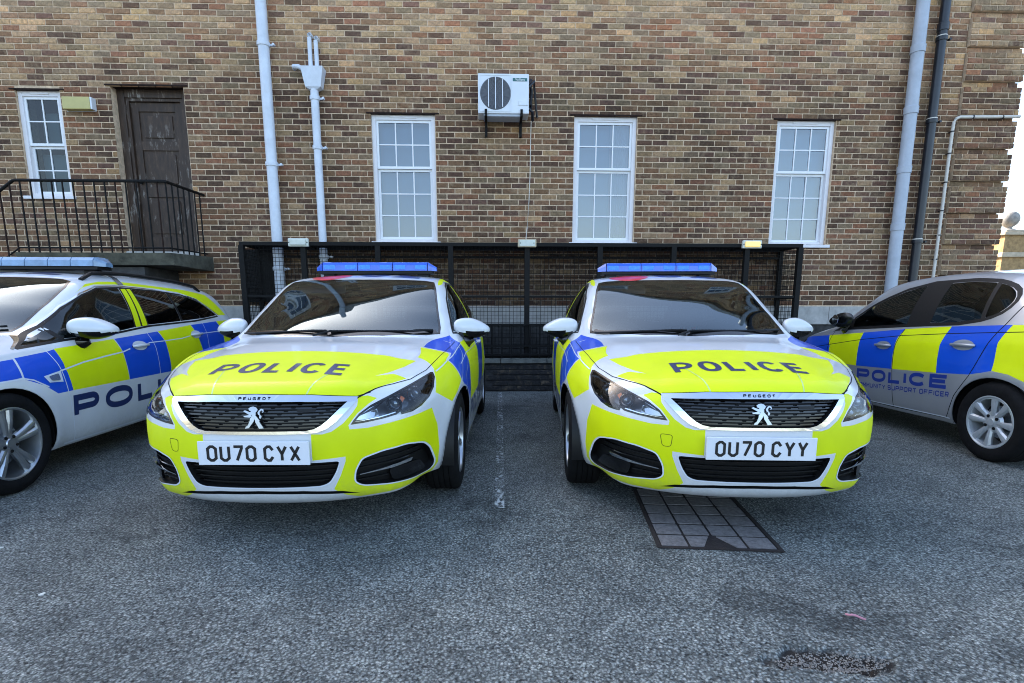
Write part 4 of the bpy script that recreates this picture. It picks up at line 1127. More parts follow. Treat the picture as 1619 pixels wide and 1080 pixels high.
# ------------------------------------------------------------------ car paint, glass and trim
def mat_body(name, col, coat=0.9, rough=0.42, metal=0.0):
    """paint outside, dark trim on the inner side of the panels"""
    m = bpy.data.materials.new(name); nt = NT(m)
    a = nt.n('BsdfPrincipled'); a.inputs['Base Color'].default_value = col
    a.inputs['Roughness'].default_value = rough; a.inputs['Metallic'].default_value = metal
    a.inputs['Coat Weight'].default_value = coat; a.inputs['Specular IOR Level'].default_value = 0.5 if coat > .5 else 0.25; a.inputs['Coat Roughness'].default_value = 0.04
    tc = nt.n('TexCoord'); nz = nt.n('TexNoise', i_Scale=3.0, i_Detail=5.0, i_Roughness=0.6)
    nt.l(tc.outputs['Object'], nz.inputs['Vector'])
    c0 = tuple(x * 0.93 for x in col[:3]) + (1,); c1 = tuple(min(1, x * 1.03) for x in col[:3]) + (1,)
    sx = nt.n('SeparateXYZ'); nt.l(tc.outputs['Object'], sx.inputs[0]); mr = nt.n('MapRange'); mr.inputs[1].default_value = .18; mr.inputs[2].default_value = .40; mr.inputs[3].default_value = .50; mr.inputs[4].default_value = .0
    nt.l(sx.outputs[2], mr.inputs[0]); nd = nt.n('TexNoise', i_Scale=24.0, i_Detail=8.0, i_Roughness=0.8); nt.l(tc.outputs['Object'], nd.inputs['Vector'])
    mu = nt.n('Math', operation='MULTIPLY'); nt.l(mr.outputs[0], mu.inputs[0]); nt.l(ramp(nt, nd.outputs['Fac'], [(.38, (.12, .12, .12)), (.72, (1, 1, 1))]), mu.inputs[1])
    dm = nt.n('Mix', data_type='RGBA'); nt.l(mu.outputs[0], dm.inputs[0]); nt.l(ramp(nt, nz.outputs['Fac'], [(0.35, c0), (0.65, c1)]), dm.inputs[6]); dm.inputs[7].default_value = (.20, .19, .17, 1)
    nt.l(dm.outputs[2], a.inputs['Base Color'])
    # road film: a soft band of dirt near the bottom of the body
    n2 = nt.n('TexNoise', i_Scale=14.0, i_Detail=8.0, i_Roughness=0.7); nt.l(tc.outputs['Object'], n2.inputs['Vector'])
    nt.l(ramp(nt, n2.outputs['Fac'], [(0.3, (0.02, 0.02, 0.02)), (0.75, (0.10, 0.10, 0.10))]), a.inputs['Coat Roughness'])
    bp = nt.n('Bump', i_Strength=0.04, i_Distance=0.002); n3 = nt.n('TexNoise', i_Scale=9.0, i_Detail=2.0)
    nt.l(tc.outputs['Object'], n3.inputs['Vector']); nt.l(n3.outputs['Fac'], bp.inputs['Height']); nt.l(bp.outputs[0], a.inputs['Coat Normal'])
    b = nt.n('BsdfDiffuse', i_Color=(0.13, 0.135, 0.135, 1)); g = nt.n('NewGeometry'); mx = nt.n('MixShader')
    nt.l(g.outputs['Backfacing'], mx.inputs[0]); nt.l(a.outputs[0], mx.inputs[1]); nt.l(b.outputs[0], mx.inputs[2])
    nt.l(mx.outputs[0], nt.out.inputs[0])
    return m

M = {}
M['white'] = mat_body('white_paint', (0.64, 0.66, 0.68, 1))
M['silver'] = mat_body('silver_paint', (0.36, 0.37, 0.39, 1), rough=0.34, metal=0.35)
M['yellow'] = mat_body('fluorescent_yellow_vinyl', (0.67, 0.76, 0.0, 1), rough=0.5, coat=.14)
M['blue'] = mat_body('blue_vinyl', (0.004, 0.075, 0.56, 1), rough=0.4, coat=.5)
M['navy'] = mat_plain('navy_lettering', (0.008, 0.022, 0.10, 1), 0.4, coat=0.4)
M['letterblue'] = mat_plain('blue_lettering', (0.01, 0.035, 0.25, 1), 0.4, coat=0.4)
M['red'] = mat_plain('red_vinyl', (0.70, 0.02, 0.04, 1), 0.45, coat=0.5)
M['black'] = mat_plain('black_plastic', (0.006, 0.006, 0.0065, 1), 0.5, noise=0.3, nscale=60, spec=.3)
M['gloss_black'] = mat_plain('gloss_black_trim', (0.004, 0.004, 0.0045, 1), 0.2, coat=0.15)
M['seam'] = mat_plain('panel_gap', (0.01, 0.012, 0.015, 1), 0.8, spec=0.1)
M['interior'] = mat_plain('cabin_trim', (0.012, 0.012, 0.013, 1), 0.8, noise=0.3, nscale=20)
M['seat'] = mat_plain('seat_cloth', (0.018, 0.018, 0.021, 1), 0.9, noise=0.4, nscale=80)
M['chrome'] = mat_plain('chrome', (0.75, 0.77, 0.80, 1), 0.10, metal=1.0)
M['satin'] = mat_plain('satin_alloy', (0.42, 0.44, 0.46, 1), 0.30, metal=0.85, noise=0.12, nscale=8, coat=0.5)
M['hubcap'] = mat_plain('silver_wheel_trim', (0.46, 0.49, 0.51, 1), 0.34, metal=0.45, noise=0.1, nscale=9)
M['rubber'] = mat_plain('tyre_rubber', (0.0075, 0.0075, 0.008, 1), 0.9, noise=0.35, nscale=12, bump=0.25, spec=.15)
M['screen'] = mat_glass('windscreen_glass', (0.80, 0.92, 0.92), trans=0.70, ior=1.75, refl=(.80, .93, 1.0, 1))
M['window'] = mat_glass('side_glass', (0.70, 0.85, 0.85), trans=0.70, ior=1.55, refl=(.85, .95, 1, 1))
M['privacy'] = mat_glass('tinted_glass', (0.5, 0.6, 0.6), trans=0.28, ior=1.58)
M['lamp_glass'] = mat_glass('lamp_cover', (0.96, 0.98, 1.0), trans=0.93, ior=1.45)
M['lamp_floor'] = mat_plain('lamp_bezel', (0.16, 0.17, 0.185, 1), 0.28, metal=0.8)
M['lens'] = mat_plain('projector_lens', (0.22, 0.25, 0.28, 1), 0.03, metal=0.6, coat=1)
M['reflector'] = mat_plain('lamp_reflector', (0.50, 0.53, 0.56, 1), 0.22, metal=0.9)
M['amber'] = mat_plain('amber_lens', (0.7, 0.16, 0.03, 1), 0.25, coat=0.6)
M['tail'] = mat_plain('red_lens', (0.40, 0.01, 0.012, 1), 0.2, coat=0.9)
M['plate'] = mat_plain('number_plate', (0.72, 0.74, 0.78, 1), 0.35, noise=0.02, nscale=5, coat=0.3)
M['plate_text'] = mat_plain('plate_letters', (0.008, 0.008, 0.009, 1), 0.4)
M['lightbar'] = mat_plain('blue_beacon_lens', (0.008, 0.10, 0.62, 1), 0.12, coat=1.0, noise=0.25, nscale=18)
M['lightbar_core'] = mat_plain('beacon_reflector', (0.05, 0.28, 0.95, 1), 0.3, noise=0.3, nscale=60)
M['clearbar'] = mat_plain('pale_beacon_lens', (0.16, 0.27, 0.42, 1), 0.10, coat=1.0, noise=0.3, nscale=10)
M['mirror'] = mat_plain('mirror_glass', (0.8, 0.82, 0.85, 1), 0.02, metal=1.0)
M['line_white'] = mat_plain('pale_edging', (0.62, 0.66, 0.72, 1), 0.4, coat=0.5)
M['line_lime'] = mat_plain('pale_vinyl_join', (0.52, 0.66, 0.20, 1), 0.4, coat=0.5)

# ------------------------------------------------------------------ lettering made of strokes
def arc(cx, cy, rx, ry, a0, a1, n=14, e=1.0):
    out = []
    for i in range(n + 1):
        a = R(a0 + (a1 - a0) * i / n); c, s = math.cos(a), math.sin(a)
        out.append((cx + rx * math.copysign(abs(c) ** e, c), cy + ry * math.copysign(abs(s) ** e, s)))
    return out

def glyph(ch, w, blocky=False):
    """strokes of one capital in a box w wide and 1 high"""
    c = 0.16 if blocky else 0
    if ch == 'O' or ch == '0':
        if blocky: return [([(c, 0), (w - c, 0), (w, c), (w, 1 - c), (w - c, 1), (c, 1), (0, 1 - c), (0, c)], True)]
        return [(arc(w / 2, .5, w / 2, .5, 0, 360, 32, 0.86)[:-1], True)]
    if ch == 'P':
        if blocky: return [([(0, 0), (0, 1), (w - c, 1), (w, 1 - c), (w, .45 + c), (w - c, .45), (0, .45)], False)]
        return [([(0, 0), (0, 1), (w - .3, 1)] + arc(w - .3, .71, .3, .29, 80, -80, 10) + [(w - .3, .42), (0, .42)], False)]
    if ch == 'L': return [([(0, 1), (0, 0), (w, 0)], False)]
    if ch == 'I': return [([(0, 0), (0, 1)], False)]
    if ch == 'C':
        if blocky: return [([(w, 1 - c * 1.6), (w - c, 1), (c, 1), (0, 1 - c), (0, c), (c, 0), (w - c, 0), (w, c * 1.6)], False)]
        return [(arc(w / 2, .5, w / 2, .5, 38, 322, 30, 0.88), False)]
    if ch == 'E': return [([(w, 1), (0, 1), (0, 0), (w, 0)], False), ([(0, .52), (w * .92, .52)], False)]
    if ch == 'U': return [([(0, 1), (0, c), (c, 0), (w - c, 0), (w, c), (w, 1)], False)]
    if ch == '7': return [([(0, 1), (w, 1), (w, .9), (w * .35, 0)], False)]
    if ch == 'Y': return [([(0, 1), (w / 2, .46), (w / 2, 0)], False), ([(w, 1), (w / 2, .46)], False)]
    if ch == 'X': return [([(0, 1), (w, 0)], False), ([(w, 1), (0, 0)], False)]
    if ch == 'M': return [([(0, 0), (0, 1), (w / 2, .4), (w, 1), (w, 0)], False)]
    if ch == 'N': return [([(0, 0), (0, 1), (w, 0), (w, 1)], False)]
    if ch == 'T': return [([(0, 1), (w, 1)], False), ([(w / 2, 1), (w / 2, 0)], False)]
    if ch == 'S': return [([(w, .84), (w - c, 1), (c, 1), (0, .88), (0, .6), (c, .5), (w - c, .5), (w, .4), (w, .14), (w - c, 0), (c, 0), (0, .16)], False)]
    if ch == 'R': return [([(0, 0), (0, 1), (w - c, 1), (w, 1 - c), (w, .5 + c / 2), (w - c, .45), (0, .45)], False), ([(w * .5, .45), (w, 0)], False)]
    if ch == 'F': return [([(w, 1), (0, 1), (0, 0)], False), ([(0, .52), (w * .85, .52)], False)]
    if ch == 'G': return [([(w, .85), (w - c, 1), (c, 1), (0, 1 - c), (0, c), (c, 0), (w, 0), (w, .48), (w * .5, .48)], False)]
    if ch == '3': return [([(0, 1), (w, 1), (w * .4, .56), (w, .5), (w, c), (w - c, 0), (0, 0)], False)]
    if ch == '8': return [(arc(w / 2, .74, w / 2, .26, 0, 360, 18)[:-1], True), (arc(w / 2, .25, w / 2, .25, 0, 360, 18)[:-1], True)]
    return []

def stroke(pts, t, closed=False):
    """a line of even thickness as mitred quads"""
    n = len(pts); L_, R_ = [], []
    for i in range(n):
        p = Vector(pts[i])
        a = Vector(pts[i - 1]) if (i > 0 or closed) else None
        b = Vector(pts[(i + 1) % n]) if (i < n - 1 or closed) else None
        d1 = (p - a).normalized() if a is not None else (b - p).normalized()
        d2 = (b - p).normalized() if b is not None else d1
        n1 = Vector((-d1.y, d1.x)); n2 = Vector((-d2.y, d2.x)); m = (n1 + n2)
        if m.length < 1e-4: m = n1
        m.normalize(); k = t / 2 / max(0.45, m.dot(n1))
        L_.append(p + m * k); R_.append(p - m * k)
    out = []
    for i in range(n if closed else n - 1):
        j = (i + 1) % n
        out.append([tuple(L_[i]), tuple(R_[i]), tuple(R_[j]), tuple(L_[j])])
    return out

def word(text, x0, y0, h, wl, gap, t, blocky=False, widths=None, space=0.5):
    """quads of a word: letters wl*h wide, gap*h apart, stroke t*h; y grows upwards"""
    res = []; x = x0
    for ch in text:
        if ch == ' ': x += space * h; continue
        w = (widths or {}).get(ch, 0.0 if ch == 'I' else wl)
        for pts, cl in glyph(ch, max(w - t, 0.001) if ch != 'I' else 0.001, blocky):
            q = [(x + (p[0] + t / 2) * h, y0 + (p[1] * (1 - t) + t / 2) * h) for p in pts]
            res.append((ch, stroke(q, t * h, cl)))
        x += ((w if ch != 'I' else t) + gap) * h
    return res, x

def flip_if(polys, f): return [[f(p) for p in q] for q in polys]

# ------------------------------------------------------------------ wheels
def make_wheel(parent, loc, r, width, rim_r, style, side):
    """wheel as one part of a car: tyre and rim are its own pieces; side = +1 when the face points to +x"""
    t = empty('wheel', loc); t.parent = parent
    s = side; w = width / 2
    m = MB()
    pr = [(rim_r - .012, -w * .82), (rim_r + .004, -w * .92), (rim_r + .03, -w), (r - .045, -w * 1.02), (r - .016, -w * .93), (r - .004, -w * .78)]
    for g in (-.48, -.16, .16, .48):
        pr += [(r, w * (g - .13)), (r, w * (g - .03)), (r - .008, w * (g - .02)), (r - .008, w * (g + .02)), (r, w * (g + .03)), (r, w * (g + .13))]
    pr += [(r - .004, w * .78), (r - .016, w * .93), (r - .045, w * 1.02), (rim_r + .03, w), (rim_r + .004, w * .92), (rim_r - .012, w * .82)]
    m.lathe(pr, 56, 'x')
    m.build('tyre', M['rubber'], t)
    m = MB()
    f = s * w * .78
    m.lathe([(rim_r + .003, s * w * .93), (rim_r - .004, s * w * .95), (rim_r - .012, s * w * .90), (rim_r - .022, s * w * .55), (rim_r - .03, -s * w * .7)], 56, 'x', mi=0)
    def spoke(a, r0, r1, w0, w1, d0, d1, th=.022, mi=0):
        ca, sa = math.cos(a), math.sin(a)
        vs = []
        for (rr, ww, dd) in ((r0, w0, d0), ((r0 + r1) / 2, (w0 + w1) / 2 * .92, (d0 + d1) / 2 + .004), (r1, w1, d1)):
            for (u, dz) in ((-ww, -.010), (-ww * .55, 0.002), (0, .004), (ww * .55, 0.002), (ww, -.010), (ww * .8, -th - .01), (-ww * .8, -th - .01)):
                y = rr * ca - u * sa; z = rr * sa + u * ca
                vs.append((s * (abs(f) + dd + dz), y, z))
        fs = []; k = 7
        for i in range(2):
            for j in range(k):
                fs.append((i * k + j, i * k + (j + 1) % k, (i + 1) * k + (j + 1) % k, (i + 1) * k + j))
        m.add(vs, fs, mi, False)
    if style == 'twin':
        for i in range(5):
            a = 2 * math.pi * i / 5 + .32
            for da in (-.20, .20):
                spoke(a + da * .75, .055, rim_r - .008, .019, .026, -.004, .006)
        m.lathe([(0, f + s * .006), (.030, f + s * .006), (.034, f), (.06, f - s * .002), (.068, f - s * .03)], 28, 'x')
        for i in range(5):
            a = 2 * math.pi * i / 5 + .32 + .63
            m.lathe([(0, f + s * .004), (.010, f + s * .004), (.011, f - s * .01)], 10, 'x', c=(0, .048 * math.cos(a), .048 * math.sin(a)), mi=1)
    elif style == 'five':
        for i in range(5):
            a = 2 * math.pi * i / 5 + .9
            spoke(a, .03, rim_r - .008, .026, .038, .0, .004, .03)
        m.lathe([(0, f + s * .006), (.030, f + s * .006), (.034, f), (.06, f - s * .004), (.066, f - s * .03)], 28, 'x')
    else:
        for i in range(8):
            a = 2 * math.pi * i / 8 + (.09 if i % 2 else -.04)
            spoke(a, .045, rim_r - .012, .017, .034, -.006, .008, .02)
        m.lathe([(rim_r - .004, f + s * .004), (rim_r - .022, f + s * .008), (rim_r - .026, f - s * .012)], 56, 'x')
        m.lathe([(0, f + s * .003), (.026, f + s * .003), (.030, f), (.07, f - s * .006), (.085, f - s * .022)], 28, 'x')
        for i in range(4):
            a = 2 * math.pi * i / 4 + .6
            m.lathe([(0, f + s * .0), (.011, f + s * .0), (.012, f + s * .002), (.013, f - s * .012)], 10, 'x', c=(0, .052 * math.cos(a), .052 * math.sin(a)), mi=1)
    m.lathe([(0, f - s * .065), (rim_r * .62, f - s * .065), (rim_r * .62, f - s * .08)], 32, 'x', mi=2)     # brake disc
    m.lathe([(0, -s * w * .6), (rim_r, -s * w * .6)], 32, 'x', mi=1)
    # the badge in the middle and the valve are too small to part
    m.build('rim', [M['satin'] if style != 'cap' else M['hubcap'], M['black'], M['reflector']], t, auto=30)
    return t

def make_mirror(B, parent, x, y, z, side, cap_mat, wdt=.265, ht=.155, dp=.17, folded=False):
    """door mirror: painted cap above, black shell and foot below"""
    t = empty('wing_mirror', (0, 0, 0)); t.parent = parent
    cap, low = MB(), MB(); n1, n2 = 28, 20
    def pt(u, v):
        a = 2 * math.pi * u; b = math.pi * (v - .5)
        cb = math.cos(b); sx = math.sin(b)              # sx: along the width, -1 at the door, +1 at the tip
        X = sx * wdt / 2
        k = (1 - .50 * max(0, (sx + .2) / 1.2) ** 1.7)
        ex = abs(cb) ** 0.62
        yy = math.copysign(abs(math.cos(a)) ** .85, math.cos(a)) * dp / 2 * ex * (.9 if math.cos(a) < 0 else .55)
        zz = math.copysign(abs(math.sin(a)) ** .9, math.sin(a)) * ht / 2 * ex * k - .012 * sx
        return (x + side * (X if not folded else X * .42), y + yy + (.05 * sx if not folded else -X * .9), z + zz)
    g = [[pt(i / n1, j / n2) for i in range(n1)] for j in range(n2 + 1)]
    for j in range(n2):
        for i in range(n1):
            q = [g[j][i], g[j][(i + 1) % n1], g[j + 1][(i + 1) % n1], g[j + 1][i]]
            zc = sum(p[2] for p in q) / 4
            (cap if zc > z - ht * .16 else low).add(q, [(0, 1, 2, 3)], 0, True)
    def weld(mb, name, mat):
        me = mb.mesh(name); bm = bmesh.new(); bm.from_mesh(me); bmesh.ops.remove_doubles(bm, verts=bm.verts[:], dist=1e-4)
        bmesh.ops.recalc_face_normals(bm, faces=bm.faces[:]); bm.to_mesh(me); bm.free(); return link(name, me, [mat], t)
    weld(cap, 'mirror_cap', cap_mat); weld(low, 'mirror_shell', M['gloss_black'])
    m = MB()
    hx = x - side * wdt * .34
    foot = B.project((y - .01, z - .12), 'left' if side > 0 else 'right')
    fx = foot.x if foot else side * .82
    m.tube([(fx - side * .02, y - .03, z - .115), (fx + side * .02, y - .02, z - .10), (hx, y, z - .05)], .03, 10, radii=[.05, .036, .034])
    m.build('mirror_foot', M['gloss_black'], t)
    return t

def ribbon(pts, t, closed=False): return stroke(pts, t, closed)

def inner_band(poly, t):
    """a band running just inside an outline"""
    q = stroke(poly, 2 * t, True)
    area = sum(poly[i][0] * poly[(i + 1) % len(poly)][1] - poly[(i + 1) % len(poly)][0] * poly[i][1] for i in range(len(poly)))
    out = []
    for i, (L0, R0, R1, L1) in enumerate(q):
        a, b = poly[i], poly[(i + 1) % len(poly)]
        out.append([a, b, L1, L0] if area > 0 else [a, b, R1, R0])
    return out

def densify(poly, d=.02, closed=True):
    out = []; n = len(poly)
    for i in range(n if closed else n - 1):
        a, b = Vector(poly[i]), Vector(poly[(i + 1) % n]); k = max(1, int((b - a).length / d))
        for j in range(k): out.append(tuple(a.lerp(b, j / k)))
    if not closed: out.append(tuple(poly[-1]))
    return out

def recess(B, poly, view, depth, mat, parent, name, floor_mat=None, shrink=0.0):
    """the walls and floor of an opening sunk into the skin"""
    P = densify(poly, .015); cx = sum(p[0] for p in P) / len(P); cy = sum(p[1] for p in P) / len(P)
    vs = []; ok = []
    for p in P:
        loc = B.project(p, view)
        if loc is None: continue
        n = B.normal_at(loc)
        vs.append(loc + n * .0005)
        q = Vector((p[0] + (cx - p[0]) * shrink, p[1] + (cy - p[1]) * shrink))
        l2 = B.project(tuple(q), view) or loc
        vs.append(l2 - B.normal_at(l2) * depth)
    k = len(vs) // 2
    m = MB(); m.add([v[:] for v in vs], [(2 * i, 2 * i + 1, 2 * ((i + 1) % k) + 1, 2 * ((i + 1) % k)) for i in range(k)], 0, True)
    w = m.build(name, mat, parent)
    sp = [(p[0] + (cx - p[0]) * shrink, p[1] + (cy - p[1]) * shrink) for p in poly]
    fl = B.drape([sp], view, name + '_floor', floor_mat or mat, None, off=-depth, step=.04)
    # one part: join the floor into the walls
    me = w.data; bm = bmesh.new(); bm.from_mesh(me); n0 = len(bm.faces); bm.from_mesh(fl.data)
    bm.faces.ensure_lookup_table()
    if floor_mat is not None:
        me.materials.append(floor_mat)
        for f in bm.faces[n0:]: f.material_index = 1
    bm.to_mesh(me); bm.free(); bpy.data.objects.remove(fl)
    return w

def seats(parent, y_front, y_rear, zs=.30, rhd=True, ztop=.92):
    def one(x, y, w, name, zt, parent):
        t = empty(name); t.parent = parent
        m = MB(); m.box(x - w / 2, x + w / 2, y - .48, y + .05, zs, zs + .16, bev=.05); m.build('cushion', M['seat'], t)
        m = MB(); bm = MB()
        bm.box(x - w / 2, x + w / 2, y, y + .13, zs + .12, zt, bev=.05)
        vs = [(p[0] * 1, p[1] + (p[2] - zs) * .28, p[2]) for p in bm.v]; m.add(vs, bm.f); m.build('backrest', M['seat'], t)
        xs = [x] if w < .7 else [x - .42, x + .42]
        for xx in xs:
            h = MB(); yy = y + (zt - zs) * .28
            h.box(xx - .13, xx + .13, yy + .02, yy + .12, zt + .04, zt + .22, bev=.045)
            h.tube([(xx - .05, yy + .07, zt - .03), (xx - .05, yy + .07, zt + .08)], .007, 6); h.tube([(xx + .05, yy + .07, zt - .03), (xx + .05, yy + .07, zt + .08)], .007, 6)
            h.build('headrest', M['interior'], t)
    one(-.36, y_front, .50, 'front_seat', ztop, parent); one(.36, y_front, .50, 'front_seat', ztop, parent)
    one(0, y_rear, 1.18, 'rear_seat', ztop - .03, parent)

def cabin(B, S, parent, y_dash, y0, y1, w=.74, zd=.93):
    m = MB()
    # tub: floor, inner sides, bulkhead and boot floor
    m.box(-w, w, y0, y1, .19, .24); m.box(-w - .03, -w, y0 + .2, y1 - .3, .24, .86); m.box(w, w + .03, y0 + .2, y1 - .3, .24, .86)
    m.box(-w, w, y0, y0 + .03, .24, .86); m.box(-w * .9, w * .9, y1 - .75, y1 - .05, .24, .78)
    m.build('cabin_floor', M['interior'], parent)
    m = MB()
    prof = [(y_dash - .42, zd - .06), (y_dash - .2, zd - .01), (y_dash, zd), (y_dash + .10, zd - .03), (y_dash + .14, zd - .12), (y_dash + .08, zd - .28), (y_dash - .1, zd - .5), (y_dash - .42, zd - .5)]
    m.prism(prof, 'x', -w + .02, w - .02); m.build('dashboard', M['interior'], parent)
    m = MB(); pts = []
    cx, cy, cz = -.37, y_dash + .30, zd - .06
    for i in range(25):
        a = 2 * math.pi * i / 24; pts.append((cx + .185 * math.cos(a), cy + .185 * math.sin(a) * .42, cz + .185 * math.sin(a) * .90))
    m.tube(pts, .016, 8, caps=False)
    m.tube([(cx - .17, cy, cz), (cx + .17, cy, cz)], .018, 8); m.tube([(cx, cy, cz), (cx, cy - .07, cz - .15)], .018, 8)
    m.lathe([(0, -.03), (.06, -.03), (.07, 0), (.05, .04), (0, .04)], 16, 'y', c=(cx, cy - .01, cz))
    m.tube([(cx, cy, cz), (cx, cy - .3, cz - .08)], .03, 8)
    m.build('steering_wheel', M['interior'], parent)

def each(B, polys, *a, **k):
    for p in polys: B.drape([p], *a, **k)

def handle(B, parent, y, z, side, mat, w=.20, flip=False):
    view = 'left' if side > 0 else 'right'
    p = B.project((y, z), view)
    if p is None: return
    t = empty('door_handle'); t.parent = parent
    cup = arc(y, z, w * .42, w * .17, 0, 360, 24)[:-1]
    B.drape([cup], view, 'handle_cup', mat, t, off=.0022, step=.03)
    m = MB(); x = p.x + side * .022
    m.tube([(x - side * .018, y - w * .46, z - .002), (x, y - w * .36, z), (x + side * .004, y, z + .003), (x, y + w * .36, z + .003), (x - side * .018, y + w * .46, z + .002)], .012, 10, radii=[.008, .013, .0135, .013, .009])
    m.build('grip', mat, t)

def light_bar(parent, y, z, half, mats, nseg, ends=.07, h=.075, dp=.14, skew=.0):
    """roof beacon: lens segments on a black base with two feet"""
    t = empty('light_bar'); t.parent = parent
    m = MB(); m.box(-half + .03, half - .03, y - dp * .42, y + dp * .42, z - .022, z + .006, bev=.004); 
    for s in (-1, 1): m.box(s * half * .78 - .05, s * half * .78 + .05, y - .04, y + .05, z - .085, z - .018, bev=.008)
    m.build('beacon_base', M['black'], t)
    segs = np.linspace(-half + ends, half - ends, nseg + 1)
    prof = [(-dp * .5, 0), (-dp * .47, h * .62), (-dp * .36, h * .94), (-dp * .2, h), (dp * .2, h), (dp * .36, h * .94), (dp * .47, h * .62), (dp * .5, 0)]
    for i in range(nseg):
        m = MB(); a, b = segs[i] + .003, segs[i + 1] - .003
        m.prism([(y + p[0], z + .006 + p[1]) for p in prof], 'x', a, b)
        m.build('beacon_lens', mats[0], t)
        if mats[1] is not None:
            for q in ((a + .012, a + (b - a) * .36), (b - (b - a) * .36, b - .012)):
                if i == 1 and nseg == 3 or True:
                    k = MB(); k.box(q[0], q[1], y - dp * .5 - .002, y - dp * .38, z + .018, z + h * .72, bev=.003); k.build('beacon_lamp', mats[1], t)
    for s in (-1, 1):
        m = MB(); n = len(prof); xa = s * (half - ends + .003); vs = [(xa, y + p[0], z + .006 + p[1]) for p in prof]
        vs += [(s * half, y + p[0] * .42 + .02, z + .006 + p[1] * .45) for p in prof]
        m.add(vs, [tuple(range(n)), tuple(range(2 * n - 1, n - 1, -1))] + [(i, (i + 1) % n, (i + 1) % n + n, i + n) for i in range(n)])
        m.build('beacon_end', mats[0], t)
    return t
def arch_liner(parent, y, z, r, x0, x1, side):
    m = MB(); n = 24; vs = []; fs = []
    for i in range(n + 1):
        a = math.pi * 1.14 * i / n - .07 * math.pi
        for x in (x0, x1): vs.append((side * x, y + r * math.cos(a), z + r * math.sin(a)))
    for i in range(n): fs.append((2 * i, 2 * i + 1, 2 * i + 3, 2 * i + 2))
    m.add(vs, fs, 0, True)
    c = [(side * x0, y + r * math.cos(math.pi * 1.14 * i / n - .07 * math.pi), z + r * math.sin(math.pi * 1.14 * i / n - .07 * math.pi)) for i in range(n + 1)]
    m.add(c, [tuple(range(n + 1))]); m.build('wheel_arch_liner', M['black'], parent)

REG = {1: 'body_shell', 2: 'bonnet', 3: 'front_bumper', 4: 'roof_panel', 5: 'front_door', 6: 'rear_door', 7: 'front_door', 8: 'rear_door'}
GL = {9: 'windscreen', 10: 'front_side_window', 11: 'rear_side_window', 12: 'quarter_window', 13: 'front_side_window', 14: 'rear_side_window', 15: 'quarter_window', 16: 'rear_window'}

def finish_car(B, root, mats, glass, privacy):
    B.finish({0 + k: v for k, v in REG.items()}, mats, root)
    B.finish({k: v for k, v in GL.items()}, [glass], root)
    for o in root.children:
        if o.name.split('.')[0] in ('quarter_window', 'rear_window', 'rear_side_window') and privacy:
            o.data.materials.clear(); o.data.materials.append(privacy)
        if o.type == 'MESH' and o.name.split('.')[0] in set(GL.values()):
            o.data.polygons.foreach_set('material_index', [0] * len(o.data.polygons))
# ------------------------------------------------------------------ the two patrol hatchbacks, nose to the camera
def glyph_polys(ws): return [q for ch, qs in ws for q in qs]

